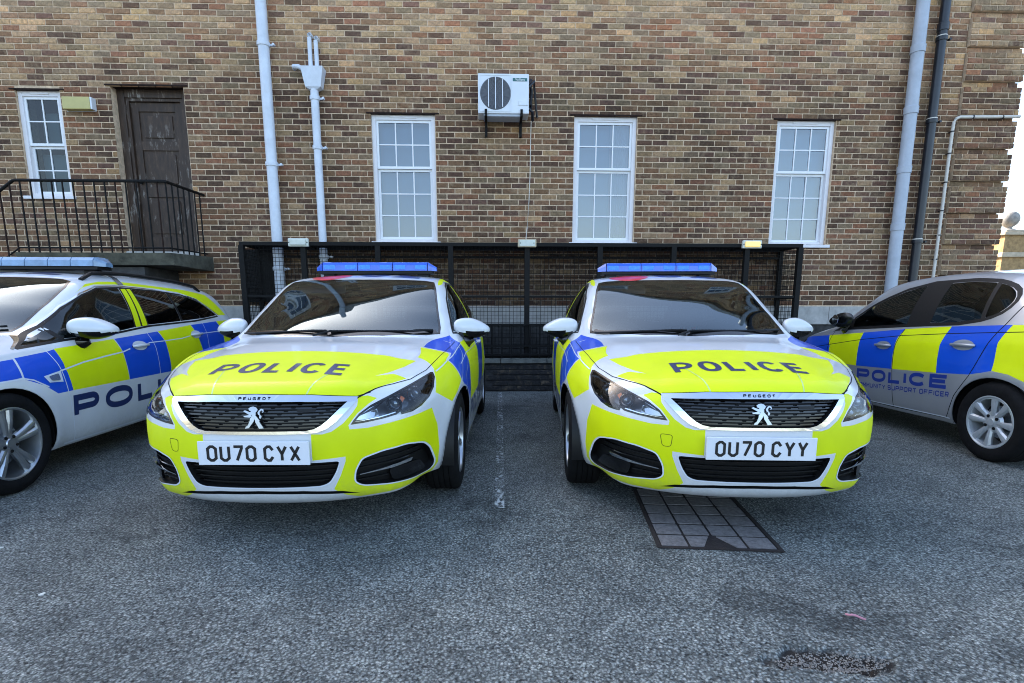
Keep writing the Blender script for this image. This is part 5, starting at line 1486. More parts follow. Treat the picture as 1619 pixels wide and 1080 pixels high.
def patrol_hatchback():
    B = Body(SHAPE_308); S = SHAPE_308
    root = empty('parked_police_car')
    for f in B.bm.faces: f[B.reg] = 1; f[B.mat] = 0
    C = B.carve
    # panels
    bonnet = [(0, -.01), (.25, .02), (.44, .092), (.50, .16), (.585, .28), (.655, .40), (.715, .56), (.745, .72), (.775, .95), (.79, 1.15), (.80, 1.30), (.74, 1.34), (.70, 1.31), (.60, 1.235), (.33, 1.135), (0, 1.095)]
    C(bonnet + [(-x, y) for x, y in bonnet[::-1] if x > 0], 'top', lim=lambda c: c.z > .69, reg=2)
    C([(-.95, .10), (.95, .10), (.95, .585), (.80, .60), (.60, .595), (.45, .575), (.45, .72), (0, .745), (-.45, .72), (-.45, .575), (-.60, .595), (-.80, .60), (-.95, .585)], 'front', lim=lambda c: c.y < .52, reg=3, test=.02)
    C([(-.56, 2.02), (.56, 2.02), (.56, 3.85), (-.56, 3.85)], 'top', lim=lambda c: c.z > 1.3, reg=4)
    wb = .87
    fd = [(1.315, .20), (2.30, .19), (2.47, .50), (2.50, .98), (2.44, 1.38), (2.1, 1.36), (1.75, 1.22), (1.40, .985), (1.30, .93), (1.345, .72), (1.32, .45)]
    rd = [(2.30, .19), (3.02, .21), (3.15, .50), (3.36, .70), (3.40, 1.0), (3.30, 1.36), (2.45, 1.385), (2.50, .98), (2.47, .50)]
    for v, r1, r2 in (('left', 5, 6), ('right', 7, 8)):
        C(fd, v, reg=r1, lim=lambda c: abs(c.x) > .5); C(rd, v, reg=r2, lim=lambda c: abs(c.x) > .5)
    # glass
    ws = [(0, 1.130), (.33, 1.175), (.60, 1.275), (.685, 1.345), (.680, 1.42), (.645, 1.58), (.592, 1.86), (.562, 1.975), (.50, 1.992), (.25, 1.965), (0, 1.955)]
    C(ws + [(-x, y) for x, y in ws[::-1] if x > 0], 'top', lim=lambda c: c.z > .9, reg=9)
    fg = [(1.47, .985), (1.60, 1.062), (1.82, 1.215), (2.04, 1.318), (2.20, 1.352), (2.375, 1.362), (2.425, 1.0), (2.0, .985)]
    rg = [(2.49, 1.365), (2.9, 1.362), (3.22, 1.345), (3.26, 1.035), (2.53, 1.003)]
    qg = [(3.29, 1.34), (3.52, 1.30), (3.70, 1.225), (3.66, 1.12), (3.52, 1.055), (3.32, 1.037)]
    for v, k in (('left', 10), ('right', 13)):
        for j, pg in enumerate((fg, rg, qg)): C(roundpoly(pg, .02, 2), v, reg=k + j, lim=lambda c: abs(c.x) > .4 and c.z > .95)
    C([(-.50, 3.90), (.50, 3.90), (.52, 4.08), (-.52, 4.08)], 'top', reg=16, test=.0, lim=lambda c: c.z > 1.0)
    # vinyl
    paint = (1, 2, 3, 4, 5, 6, 7, 8)
    bon_y = [(0, .0), (.25, .022), (.452, .10), (.507, .169), (.582, .286), (.636, .385), (.568, .375), (.488, .298), (.546, .383), (.602, .505), (.645, .64), (.42, .632), (.164, .645), (0, .650)]
    C(bon_y + [(-x, y) for x, y in bon_y[::-1] if x > 0], 'top', lim=lambda c: c.z > .69, mat=1, only=(2,))
    yb = [(.256, .432), (.256, .560), (.305, .557), (.345, .567), (.395, .603), (.433, .648), (.452, .68), (.452, .70), (.448, .72), (.49, .722), (.53, .705), (.50, .685), (.455, .645), (.418, .592), (.422, .572), (.50, .572), (.60, .586), (.69, .600), (.765, .612), (.785, .51), (.789, .37), (.778, .28), (.745, .235), (.68, .222), (.56, .217), (.44, .214), (.385, .237), (.337, .276), (.372, .345), (.398, .415), (.40, .440)]
    C(yb, 'front', lim=lambda c: c.y < .6 and c.x > 0, mat=1, only=(1, 3), test=.02); C(mirror(yb), 'front', lim=lambda c: c.y < .6 and c.x < 0, mat=1, only=(1, 3), test=.02)
    yf = [(.472, .687), (.55, .76), (.60, .80), (.712, .862), (.962, .905), (.93, .872), (.80, .842), (.845, .77), (.869, .71), (.76, .655), (.648, .607)]
    bf = [(.982, .905), (1.385, .962), (1.31, .90), (1.30, .835), (1.345, .71), (1.375, .49), (1.24, .52), (1.10, .60), (.985, .655), (.885, .705), (.86, .77), (.82, .835), (.94, .868)]
    y1 = [(1.335, .915), (2.02, .945), (2.11, .86), (2.15, .76), (2.18, .50), (1.40, .50), (1.365, .73), (1.325, .84)]
    b1 = [(2.02, .945), (2.66, .965), (2.70, .86), (2.725, .5), (2.18, .50), (2.15, .76), (2.11, .86)]
    y2 = [(2.66, .965), (3.24, .99), (3.27, .86), (3.28, .66), (3.12, .5), (2.725, .5), (2.70, .86)]
    b2 = [(3.24, .99), (3.78, 1.005), (3.80, .66), (3.6, .70), (3.42, .695), (3.28, .66), (3.27, .86)]
    ry = [(2.0, 1.40), (1.94, 1.335), (2.04, 1.352), (2.20, 1.382), (2.9, 1.39), (3.3, 1.365), (3.6, 1.305), (3.75, 1.22), (3.83, 1.24), (3.6, 1.36), (3.2, 1.41), (2.6, 1.43), (2.2, 1.42)]
    for v in ('left', 'right'):
        sg = (lambda c: c.x > .3) if v == 'left' else (lambda c: c.x < -.3)
        C(yf, v, mat=1, lim=sg, only=paint, test=.02); C(bf, v, mat=2, lim=sg, only=paint, test=.02)
        for pg, mi in ((y1, 1), (b1, 2), (y2, 1), (b2, 2)): C(pg, v, mat=mi, lim=sg, only=paint)
        C(ry, v, mat=1, lim=sg, only=paint, test=.42)
    # openings
    hl = [(.738, .790), (.672, .755), (.59, .716), (.507, .677), (.462, .643), (.440, .615), (.427, .594), (.485, .598), (.56, .608), (.622, .620), (.638, .632), (.645, .617), (.69, .623), (.724, .641), (.753, .675), (.766, .716), (.763, .765), (.750, .788)]
    go = [(-.448, .718), (-.25, .735), (0, .741), (.25, .735), (.448, .718), (.446, .700), (.418, .668), (.365, .613), (.325, .583), (.285, .567), (.25, .563), (0, .564), (-.25, .563), (-.285, .567), (-.325, .583), (-.365, .613), (-.418, .668), (-.446, .700)]
    gi = [(-.408, .700), (-.2, .709), (0, .711), (.2, .709), (.408, .700), (.378, .672), (.328, .622), (.298, .598), (.27, .584), (.235, .577), (0, .578), (-.235, .577), (-.27, .584), (-.298, .598), (-.328, .622), (-.378, .672)]
    lo = roundpoly([(-.378, .424), (.378, .424), (.357, .365), (.325, .312), (.285, .297), (-.285, .297), (-.325, .312), (-.357, .365)], .02, 3)
    slot = [(-.375, .262), (-.2, .278), (0, .283), (.2, .278), (.375, .262), (.445, .240), (.38, .247), (.2, .262), (0, .267), (-.2, .262), (-.38, .247), (-.445, .240)]
    fg_ = roundpoly([(.728, .445), (.667, .463), (.56, .450), (.47, .423), (.437, .362), (.430, .303), (.465, .279), (.566, .268), (.67, .259), (.735, .252), (.760, .275), (.766, .31), (.750, .40)], .02, 3)
    for pg in (hl, fg_):
        for q, sg in ((pg, 1), (mirror(pg), -1)): C(q, 'front', reg=0, lim=(lambda c, s=sg: c.x * s > .3 and c.y < .75), test=-.1)
    for pg in (gi, lo, slot): C(pg, 'front', reg=0, lim=lambda c: c.y < .4, test=-.1)
    for ya in S['axles']:
        pg = [(ya + .347 * math.cos(a), .316 + .347 * math.sin(a)) for a in np.linspace(0, 2 * math.pi, 36, endpoint=False)]
        for v in ('left', 'right'): C(pg, v, reg=0, lim=lambda c: abs(c.x) > .55 and c.z < .75, test=-.2)
    finish_car(B, root, [M['white'], M['yellow'], M['blue']], M['window'], M['privacy'])
    for o in root.children:
        if o.name.startswith('windscreen'): o.data.materials.clear(); o.data.materials.append(M['screen'])
    D = B.drape
    # black edge of the glass, gaps between the panels
    wsr = [(x * .985, y) for x, y in ws]
    full = ws + [(-x, y) for x, y in ws[::-1] if x > 0]
    D(ribbon(densify(full, .05), .016, True), 'top', 'windscreen_seal', M['gloss_black'], root, off=.001)
    lowb = [(-.665, 1.36), (-.60, 1.30), (-.33, 1.20), (0, 1.155), (.33, 1.20), (.60, 1.30), (.665, 1.36)]
    D(ribbon(lowb, .035), 'top', 'windscreen_lower_band', M['gloss_black'], root, off=.0006)
    seam_l = [ribbon(densify(bonnet[2:11], .04, False), .004)]
    sl_ = [q for r in seam_l for q in r] + [[(-p[0], p[1]) for p in q] for r in seam_l for q in r]
    D(sl_[:len(sl_) // 2], 'top', 'bonnet_gap', M['seam'], root, off=.0012); D(sl_[len(sl_) // 2:], 'top', 'bonnet_gap', M['seam'], root, off=.0012)
    D(ribbon(densify([(-.445, .722), (-.25, .739), (0, .745), (.25, .739), (.445, .722), (.50, .735)], .04, False), .004), 'front', 'bonnet_gap', M['seam'], root, off=.0012)
    D(ribbon([(.225, .03), (.255, .16), (.285, .28)], .007) + ribbon([(-.225, .03), (-.255, .16), (-.285, .28)], .007), 'top', 'vinyl_join', M['line_lime'], root)
    for v, s in (('left', 1), ('right', -1)):
        g = ribbon(densify(fd[:4], .05, False), .006) + ribbon(densify(fd[8:] + [fd[0]], .05, False), .006) + ribbon(densify(rd[:5], .05, False), .006)
        D(g, v, 'door_gap', M['seam'], root, off=.0012)
        D(ribbon(densify([(.60, .79), (.80, .835), (1.15, .885), (1.32, .905)], .05, False), .005) + ribbon([(1.0, .795), (1.32, .845), (2.0, .862), (2.9, .878), (3.7, .90)], .005), v, 'body_crease', M['line_white'], root)
        D(ribbon([(.885, .702), (.98, .75), (1.2, .86), (1.24, .93)], .006) + ribbon([(1.02, .622), (1.10, .70), (1.315, .80)], .006), v, 'vinyl_edging', M['line_white'], root)
        D([roundpoly([(1.455, .975), (1.60, 1.072), (1.82, 1.228), (2.04, 1.330), (2.20, 1.364), (2.9, 1.374), (3.24, 1.357), (3.53, 1.314), (3.72, 1.232), (3.68, 1.112), (3.53, 1.045), (3.27, 1.025), (2.5, .99), (2.0, .975)], .01, 1)[0:0]] if False else ribbon(densify([(1.455, .975), (1.60, 1.072), (1.82, 1.226), (2.04, 1.328), (2.20, 1.362), (2.9, 1.372), (3.24, 1.355), (3.53, 1.312), (3.72, 1.232), (3.68, 1.112), (3.53, 1.045), (3.27, 1.025), (2.5, .992), (2.0, .977)], .06), .014, True), v, 'window_trim', M['black'], root, off=.0012)
        each(B, [[(2.385, 1.362), (2.48, 1.366), (2.52, 1.003), (2.435, 1.0)], [(3.225, 1.345), (3.285, 1.34), (3.315, 1.037), (3.265, 1.035)]], v, 'door_pillar', M['black'], root, off=.0012)
        each(B, [[(2.392, 1.352), (2.425, 1.354), (2.468, 1.01), (2.438, 1.01)], [(2.437, 1.354), (2.472, 1.356), (2.512, 1.01), (2.478, 1.01)], [(3.235, 1.335), (3.275, 1.332), (3.300, 1.045), (3.272, 1.045)]], v, 'pillar_strip', M['yellow'], root, off=.0022)
        lt, _ = word('POLICE', 0, 0, .150, 1.15, .30, .235)
        for ch, qs in lt:
            pass
        x_end = _
        ps = glyph_polys(lt); y0 = 1.46; 
        if v == 'left': f = lambda p: (y0 + p[0], .335 + p[1])
        else: f = lambda p: (y0 + (x_end - .045) - p[0], .335 + p[1])
        by = {}
        k = 0
        for ch, qs in lt: by.setdefault((k if ch != 'E' else 99), []).extend([[f(p) for p in q] for q in qs]); k += 1
        for qs in by.values(): D(qs, v, 'side_letter', M['navy'], root, off=.0014, step=.04)
        B_h = handle(B, root, 2.28, .872, s, M['white']); handle(B, root, 3.12, .895, s, M['white'])
        D([roundpoly([(.588, .440), (.612, .440), (.612, .472), (.588, .472)], .008, 2)], v, 'parking_sensor', M['gloss_black'], root, off=.002)
        for ya in S['axles']:
            make_wheel(root, (s * .775, ya, .316), .316, .205, .208, 'five', s)
            arch_liner(root, ya, .316, .350, .56, .865, s)
            D(ribbon([(ya + .352 * math.cos(a), .316 + .352 * math.sin(a)) for a in np.linspace(R(-12), R(192), 40)], .008), v, 'arch_edge', M['white'], root, off=.003)
        make_mirror(B, root, s * .900, 1.60, 1.005, s, M['white'])
    # bonnet lettering, read from the front (the letters' feet point at the bumper)
    lt, xe = word('POLICE', 0, 0, .168, .68, .165, .185, widths={'L': .56, 'E': .6})
    k = 0; by = {}
    wtot = xe - .165 * .168
    sx = .70 / wtot
    for ch, qs in lt:
        key = 'E' if ch == 'E' else k; k += 1
        by.setdefault(key, []).extend([[(-.35 + p[0] * sx, .215 + p[1] * 1.06) for p in q] for q in qs])
    for qs in by.values(): D(qs, 'top', 'bonnet_letter', M['navy'], root, off=.0016, step=.03)
    D(ribbon(densify(lo, .04), .007, True), 'front', 'intake_edging', M['line_white'], root, off=.0016, step=.05)
    # grille: chrome frame, dark well, staggered bars, badge
    gr = empty('grille'); gr.parent = root
    recess(B, gi, 'front', .045, M['black'], gr, 'grille_well')
    n = len(gi)
    # frame ring between outer and inner outline
    og = [(x, z) for x, z in go]; ring = []
    m_ = 72
    def at(poly, t):
        L = [0]; N = len(poly)
        for i in range(N): L.append(L[-1] + (Vector(poly[i]) - Vector(poly[(i + 1) % N])).length)
        d = t * L[-1]
        for i in range(N):
            if d <= L[i + 1] + 1e-9: return tuple(Vector(poly[i]).lerp(Vector(poly[(i + 1) % N]), (d - L[i]) / (L[i + 1] - L[i] + 1e-12)))
    def angsort(poly, a):      # point of the outline in direction a from the middle
        c = Vector((0, .645)); d = Vector((math.cos(a), math.sin(a))); best = None
        for i in range(len(poly)):
            p, q = Vector(poly[i]) - c, Vector(poly[(i + 1) % len(poly)]) - c
            e = q - p; den = d.x * e.y - d.y * e.x
            if abs(den) < 1e-9: continue
            t = (p.x * e.y - p.y * e.x) / den; u = (p.x * d.y - p.y * d.x) / den
            if t > 0 and -1e-6 <= u <= 1 + 1e-6: best = c + d * t if best is None or t > (best - c).length else best
        return tuple(best)
    angs = sorted([math.atan2(z - .645, x) for x, z in go + gi] + list(np.linspace(-math.pi, math.pi, 90, endpoint=False)))
    A2 = [angs[0]]
    for a in angs[1:]:
        if a - A2[-1] > .004: A2.append(a)
    for i in range(len(A2)):
        a, b = A2[i], A2[(i + 1) % len(A2)]
        ring.append([angsort(go, a), angsort(gi, a), angsort(gi, b), angsort(go, b)])
    D(ring, 'front', 'grille_frame', M['chrome'], gr, off=-.004, thick=.012, step=.05)
    bars = []
    def xext(poly, z):
        xs = []
        for i in range(len(poly)):
            (x1, z1), (x2, z2) = poly[i], poly[(i + 1) % len(poly)]
            if (z1 > z) != (z2 > z): xs.append(x1 + (x2 - x1) * (z - z1) / (z2 - z1))
        return (min(xs), max(xs)) if xs else None
    rows = np.linspace(.589, .697, 8)
    for i, z in enumerate(rows):
        e = xext(gi, z)
        bars.append([(e[0] + .004, z - .0015), (e[1] - .004, z - .0015), (e[1] - .004, z + .0012), (e[0] + .004, z + .0012)])
        x = e[0] + .006 + (.045 if i % 2 else 0)
        while x < e[1] - .02:
            x2 = min(x + .078, e[1] - .006)
            bars.append([(x, z + .0012), (x2, z + .0012), (x2 - .004, z + .0065), (x + .004, z + .0065)]); x += .094
    D(bars, 'front', 'grille_bars', M['gloss_black'], gr, off=-.022, thick=.010, step=.06)
    D(roundpoly([(.20, .668), (.28, .668), (.28, .680), (.20, .680)], .003, 1) and [roundpoly([(.19, .667), (.275, .667), (.275, .680), (.19, .680)], .003, 1)], 'front', 'grille_plaque', M['black'], gr, off=-.010, step=.05)
    wd, xe = word('PEUGEOT', 0, 0, .012, 1.15, .75, .2, blocky=True)
    D([[(p[0] - xe / 2, p[1] + .719) for p in q] for q in glyph_polys(wd)], 'front', 'badge_letters', M['seam'], gr, off=.0092, step=.05)
    # rearing lion badge
    lion = [
        [(34, 128), (48, 138), (66, 141), (84, 136), (96, 124), (92, 112), (82, 102), (86, 92), (70, 84), (52, 92), (44, 104), (54, 112), (40, 116)],
        [(0, 112), (12, 118), (44, 106), (56, 92), (50, 84), (14, 104)], [(2, 82), (20, 84), (50, 90), (60, 78), (46, 72), (10, 74)],
        [(52, 94), (74, 96), (112, 52), (104, 44), (86, 52), (66, 74)], [(60, 80), (80, 66), (70, 44), (40, 4), (16, 0), (20, 12), (34, 22), (46, 50), (48, 66)],
        [(78, 68), (104, 56), (116, 34), (132, 12), (138, 2), (108, 0), (96, 22), (84, 40)],
        [(96, 104), (104, 116), (118, 128), (134, 122), (136, 108), (126, 100), (130, 112), (120, 118), (110, 106), (112, 92), (124, 78), (116, 62), (108, 72), (110, 84), (100, 92)]]
    D([[((x - 69) * .00070, .592 + z * .00070) for x, z in q] for q in lion], 'front', 'lion_badge', M['satin'], gr, off=.004, thick=.007, step=.05)
    # number plate: a flat panel standing on the bumper
    pl = empty('number_plate'); pl.parent = root
    px = MB(); px.box(-.26, .26, -.068, -.058, .423, .536, bev=.003); px.build('plate_panel', M['plate'], pl)
    # lower openings
    recess(B, lo, 'front', .05, M['black'], root, 'lower_intake')
    sl2 = []
    for z in (.322, .347, .372, .397): 
        e = xext(lo, z); sl2.append([(e[0] + .004, z - .003), (e[1] - .004, z - .003), (e[1] - .004, z + .003), (e[0] + .004, z + .003)])
    D(sl2, 'front', 'intake_slats', M['gloss_black'], root, off=-.03, thick=.012, step=.06)
    recess(B, slot, 'front', .02, M['black'], root, 'splitter_slot')
    for sg in (1, -1):
        F = (lambda q: q) if sg > 0 else mirror
        recess(B, F(fg_), 'front', .045, M['black'], root, 'fog_lamp_recess')
        fs = [[(.455, .392), (.72, .418), (.72, .424), (.458, .398)], [(.44, .362), (.73, .388), (.73, .394), (.442, .368)], [(.44, .326), (.58, .338), (.58, .344), (.44, .332)], [(.445, .300), (.585, .308), (.585, .314), (.445, .306)]]
        for q in fs: pass
        D([F(q) for q in fs], 'front', 'fog_slats', M['gloss_black'], root, off=-.03, thick=.012, step=.05)
        D([F(roundpoly([(.585, .345), (.715, .350), (.735, .272), (.60, .276)], .02, 3))], 'front', 'fog_lamp', M['gloss_black'], root, off=-.022, thick=.012, step=.04)
        D([F([(.455, .341), (.56, .356), (.60, .366), (.685, .377), (.675, .362), (.60, .351), (.56, .348), (.455, .337)])], 'front', 'chrome_strip', M['chrome'], root, off=-.010, thick=.010, step=.04)
        D([F(roundpoly([(.40, .528), (.462, .528), (.450, .462), (.404, .462)], .012, 3))][0:0] or ribbon(F(roundpoly([(.402, .524), (.458, .526), (.447, .464), (.408, .464)], .014, 3)), .0022, True), 'front', 'tow_cover_gap', M['seam'], root, off=.0012) if sg < 0 else None
        D(ribbon(F(densify(fg_, .03)), .007, True), 'front', 'intake_edging', M['line_white'], root, off=.0016, step=.05)
        # headlamp
        hd = empty('headlight'); hd.parent = root
        H = F(hl)
        recess(B, H, 'front', .088, M['gloss_black'], hd, 'lamp_housing', floor_mat=M['lamp_floor'])
        D([H], 'front', 'lamp_cover', M['lamp_glass'], hd, off=.0015, step=.04)
        D(inner_band(densify(H, .03), .009), 'front', 'lamp_seal', M['gloss_black'], hd, off=.0022, step=.05)
        for (x, z, r, dy) in ((.676, .692, .036, .105), (.598, .662, .034, .062)):
            p = B.project((sg * x, z), 'front')
            cy = p.y + dy
            q = MB(); q.lathe([(r + .009, -.002), (r + .006, -.010), (r - .003, -.010), (r - .006, .012), (r - .006, .02)], 28, 'y', c=(sg * x, cy, z), mi=0)
            q.lathe([(0, -.012), (r * .3, -.0105), (r * .55, -.006), (r * .72, .002), (r * .75, .02)], 24, 'y', c=(sg * x, cy + .004, z), mi=1)
            q.build('projector', [M['chrome'], M['lens']], hd)
        p = B.project((sg * .522, .636), 'front'); q = MB(); q.lathe([(.018, 0), (.015, .004), (0, .012)], 18, 'y', c=(sg * .522, p.y + .03, .636)); q.build('turn_lamp', M['reflector'], hd)
        D(ribbon(F([(.478, .648), (.53, .683), (.60, .713), (.67, .745), (.725, .772)]), .009), 'front', 'daylight_strip', M['chrome'], hd, off=-.012, thick=.004, step=.05)
        D(ribbon(F([(.745, .765), (.752, .72), (.738, .675), (.712, .646), (.685, .636)]), .007), 'front', 'daylight_strip', M['chrome'], hd, off=-.012, thick=.004, step=.05)
        D(ribbon(F([(.622, .634), (.55, .618), (.485, .607), (.445, .603)]), .005), 'front', 'daylight_strip', M['chrome'], hd, off=-.014, thick=.004, step=.05)
        D([F([(.640, .722), (.66, .708), (.655, .69), (.642, .668), (.634, .70)])], 'front', 'turn_lamp', M['amber'], hd, off=-.04, thick=.004, step=.05)
        D([F([(.445, .612), (.475, .636), (.545, .668), (.555, .624), (.495, .612)])], 'front', 'lamp_reflector', M['reflector'], hd, off=-.035, thick=.004, step=.05)
        # tail lamp
        D([F([(.60, .93), (.80, .95), (.80, .80), (.66, .80)])], 'rear', 'tail_lamp', M['tail'], root, off=.003, thick=.004, step=.05)
    # roof: red disc, characters, beacon, aerial
    D([[(-.30 + .16 * math.cos(a), 2.125 + .16 * math.sin(a)) for a in np.linspace(0, 2 * math.pi, 32, endpoint=False)]], 'top', 'roof_disc', M['red'], root, off=.0018, step=.04)
    ch, _ = word('38', 0, 0, .42, .62, .2, .2)
    D([[(.47 - p[0] * .9, 2.42 - p[1] * .85) for p in q] for q in glyph_polys(ch)], 'top', 'roof_letters', M['navy'], root, off=.0018, step=.04)
    light_bar(root, 2.42, 1.475, .53, (M['lightbar'], M['lightbar_core']), 3)
    # wipers
    for pts in (((-.12, 1.10, .0), (-.02, 1.165, .0), (.52, 1.26, .0), (.64, 1.34, 0)), ((-.66, 1.30, 0), (-.56, 1.25, 0), (-.14, 1.175, 0), (-.05, 1.17, 0))):
        w = MB(); q = []
        for (x, y, o) in pts:
            p = B.project((x, y), 'top'); q.append(p + B.normal_at(p) * .016)
        for a, b in zip(q[:-1], q[1:]):
            w.tube([a, b], .0075, 6)
        w.tube([q[-3] + Vector((0, .01, -.004)), q[-1] + Vector((0, .01, -.004))], .011, 6)
        w.build('wiper', M['black'], root)
    for s in (-1, 1):
        w = MB(); w.tube([(s * .24, 1.0, .955), (s * .24, .99, .962)], .012, 8); 
    # the lower body and cabin
    w = MB(); w.box(-.55, .55, .40, 4.0, .20, .225); w.box(-.80, .80, 1.28, 3.08, .175, .205); w.build('underbody', M['black'], root)
    cabin(B, S, root, 1.55, .95, 4.0); seats(root, 2.25, 3.05, ztop=.95)
    # sun visors, mirror and paper on the glass
    for x in (-.36, .36):
        w = MB(); w.box(x - .19, x + .19, 2.03, 2.045, 1.275, 1.345, bev=.006); w.build('sun_visor', M['line_white'] if x < 0 else M['interior'], root)
    w = MB(); w.box(-.12, .12, 1.86, 1.89, 1.235, 1.295, bev=.01); w.tube([(0, 1.875, 1.29), (0, 1.88, 1.33)], .01, 6); w.build('rear_view_mirror', M['interior'], root)
    return root, B

def plate_text(B, root, text):
    pl = [o for o in root.children if o.name.split('.')[0] == 'number_plate'][0]
    wd = {'O': .63, 'U': .63, '7': .63, '0': .63, 'C': .63, 'Y': .66, 'X': .66}
    k = 0; by = []; x = 0; h = .079
    for ch in text:
        if ch == ' ': x += .033 - .011; continue
        w = .050; qs = []
        for pts, cl in glyph(ch, (w - .013) / h, True):
            qs += stroke([(x + .0065 + p[0] * h, .0065 + p[1] * (h - .013)) for p in pts], .013, cl)
        by.append(qs); x += .050 + .011
    tot = x - .011
    for qs in by:
        m = MB()
        for q in qs: m.prism([(p[0] - tot / 2, p[1] + .4395) for p in q], 'y', -.0692, -.0684)
        m.build('plate_character', M['plate_text'], pl)

def copy_tree(o, parent=None):
    c = o.copy(); COL.objects.link(c); c.parent = parent
    for ch in o.children: copy_tree(ch, c)
    return c

carA, BA = patrol_hatchback()
carB = copy_tree(carA)
carA.location = (-1.115, 2.56, 0); carA.rotation_euler = (0, 0, -.038)
carB.location = (1.293, 2.555, 0); carB.rotation_euler = (0, 0, -.078)
plate_text(BA, carA, 'OU70 CYX'); plate_text(BA, carB, 'OU70 CYY')
tag(carA, 'white police car with yellow bonnet and number plate OU70 CYX', 'police car', 'two matching police hatchbacks parked side by side')
tag(carB, 'white police car with yellow bonnet and number plate OU70 CYY', 'police car', 'two matching police hatchbacks parked side by side')
# ------------------------------------------------------------------ the estate car on the left
def estate_car():
    B = Body(SHAPE_ESTATE); S = SHAPE_ESTATE
    root = empty('parked_police_estate')
    for f in B.bm.faces: f[B.reg] = 1; f[B.mat] = 0
    C = B.carve; D = B.drape
    bon = [(0, .0), (.30, .05), (.50, .16), (.62, .33), (.70, .55), (.76, .85), (.79, 1.15), (.79, 1.30), (.74, 1.35), (.60, 1.31), (.33, 1.23), (0, 1.19)]
    C(bon + [(-x, y) for x, y in bon[::-1] if x > 0], 'top', lim=lambda c: c.z > .66, reg=2)
    C([(-.95, .10), (.95, .10), (.95, .57), (.5, .57), (-.5, .57), (-.95, .57)], 'front', lim=lambda c: c.y < .55, reg=3, test=.02)
    C([(-.57, 2.08), (.57, 2.08), (.55, 4.34), (-.55, 4.34)], 'top', lim=lambda c: c.z > 1.3, reg=4)
    fd = [(1.46, .215), (2.44, .215), (2.52, .50), (2.50, .80), (2.47, .95), (2.565, 1.0), (2.53, 1.35), (2.16, 1.345), (1.72, 1.185), (1.36, .96), (1.335, .885), (1.385, .72), (1.435, .45)]
    rd = [(2.44, .215), (3.17, .22), (3.28, .45), (3.48, .72), (3.49, 1.03), (3.40, 1.34), (2.53, 1.36), (2.565, 1.0), (2.47, .95), (2.50, .80), (2.52, .50)]
    for v, r1, r2 in (('left', 5, 6), ('right', 7, 8)):
        C(fd, v, reg=r1, lim=lambda c: abs(c.x) > .5); C(rd, v, reg=r2, lim=lambda c: abs(c.x) > .5)
    ws = [(0, 1.225), (.33, 1.262), (.53, 1.325), (.605, 1.375), (.618, 1.45), (.618, 1.70), (.605, 1.92), (.575, 2.02), (.50, 2.045), (.25, 2.02), (0, 2.01)]
    C(ws + [(-x, y) for x, y in ws[::-1] if x > 0], 'top', lim=lambda c: c.z > .9, reg=9)
    fq = [(1.20, .905), (1.47, 1.015), (1.52, .933)]
    fg = [(1.50, 1.028), (1.72, 1.150), (1.96, 1.252), (2.16, 1.310), (2.43, 1.325), (2.355, .995), (2.04, .960), (1.55, .938)]
    rg = [(2.60, 1.322), (3.0, 1.315), (3.12, 1.310), (3.10, 1.035), (2.56, 1.012)]
    qg = [(3.16, 1.308), (3.38, 1.292), (3.66, 1.238), (3.93, 1.085), (3.6, 1.058), (3.14, 1.037)]
    for v, k in (('left', 10), ('right', 13)):
        for j, pg in enumerate((fg, rg, qg)): C(roundpoly(pg, .012, 2), v, reg=k + j, lim=lambda c: abs(c.x) > .4 and c.z > .85, test=.45)
        C(fq, v, reg=k, lim=lambda c: abs(c.x) > .4 and c.z > .85, test=.45)
    C([(-.50, 4.40), (.50, 4.40), (.52, 4.56), (-.52, 4.56)], 'top', reg=16, test=.0, lim=lambda c: c.z > 1.0)
    paint = (1, 2, 3, 4, 5, 6, 7, 8)
    yd = [(1.411, .875), (2.019, .912), (2.044, .805), (2.075, .578), (1.458, .578), (1.432, .71), (1.42, .74)]
    b0 = [(.15, .70), (.55, .79), (.98, .825), (1.075, .832), (1.065, .716), (.90, .70), (.72, .66), (.5, .62), (.2, .60)]
    b1 = [(1.092, .837), (1.352, .861), (1.411, .872), (1.425, .74), (1.432, .71), (1.458, .578), (1.32, .575), (1.215, .645), (1.08, .70), (1.078, .716)]
    b2 = [(2.031, .912), (2.457, .938), (2.631, .949), (2.665, .861), (2.695, .62), (2.69, .578), (2.08, .578), (2.05, .804)]
    y2 = [(2.639, .95), (3.232, .992), (3.288, .85), (3.325, .75), (3.33, .66), (3.25, .58), (2.69, .578), (2.695, .62), (2.668, .86)]
    b3 = [(3.24, .992), (3.826, 1.018), (3.90, .92), (3.92, .73), (3.75, .66), (3.55, .69), (3.33, .66), (3.325, .75), (3.288, .85)]
    y3 = [(3.835, 1.018), (4.30, 1.03), (4.38, .80), (3.92, .73), (3.905, .92)]
    b4 = [(4.30, 1.03), (4.60, 1.02), (4.60, .70), (4.38, .75)]
    ry = [(1.90, 1.262), (2.03, 1.318), (2.16, 1.345), (2.44, 1.358), (3.0, 1.345), (3.38, 1.322), (3.68, 1.265), (4.0, 1.085), (4.245, 1.083), (4.12, 1.23), (4.02, 1.315), (3.55, 1.352), (3.06, 1.368), (2.53, 1.385), (2.25, 1.372), (2.08, 1.345)]
    for v in ('left', 'right'):
        sg = (lambda c: c.x > .3) if v == 'left' else (lambda c: c.x < -.3)
        for pg, mi in ((b0, 2), (b1, 2), (yd, 1), (b2, 2), (y2, 1), (b3, 2), (y3, 1), (b4, 2)): C(pg, v, mat=mi, lim=sg, only=paint)
        C(ry, v, mat=1, lim=sg, only=paint, test=.3)
    by = [(0, .03), (.45, .12), (.62, .34), (.70, .60), (.35, .72), (0, .74)]
    C(by + [(-x, y) for x, y in by[::-1] if x > 0], 'top', lim=lambda c: c.z > .66, mat=1, only=(2,))
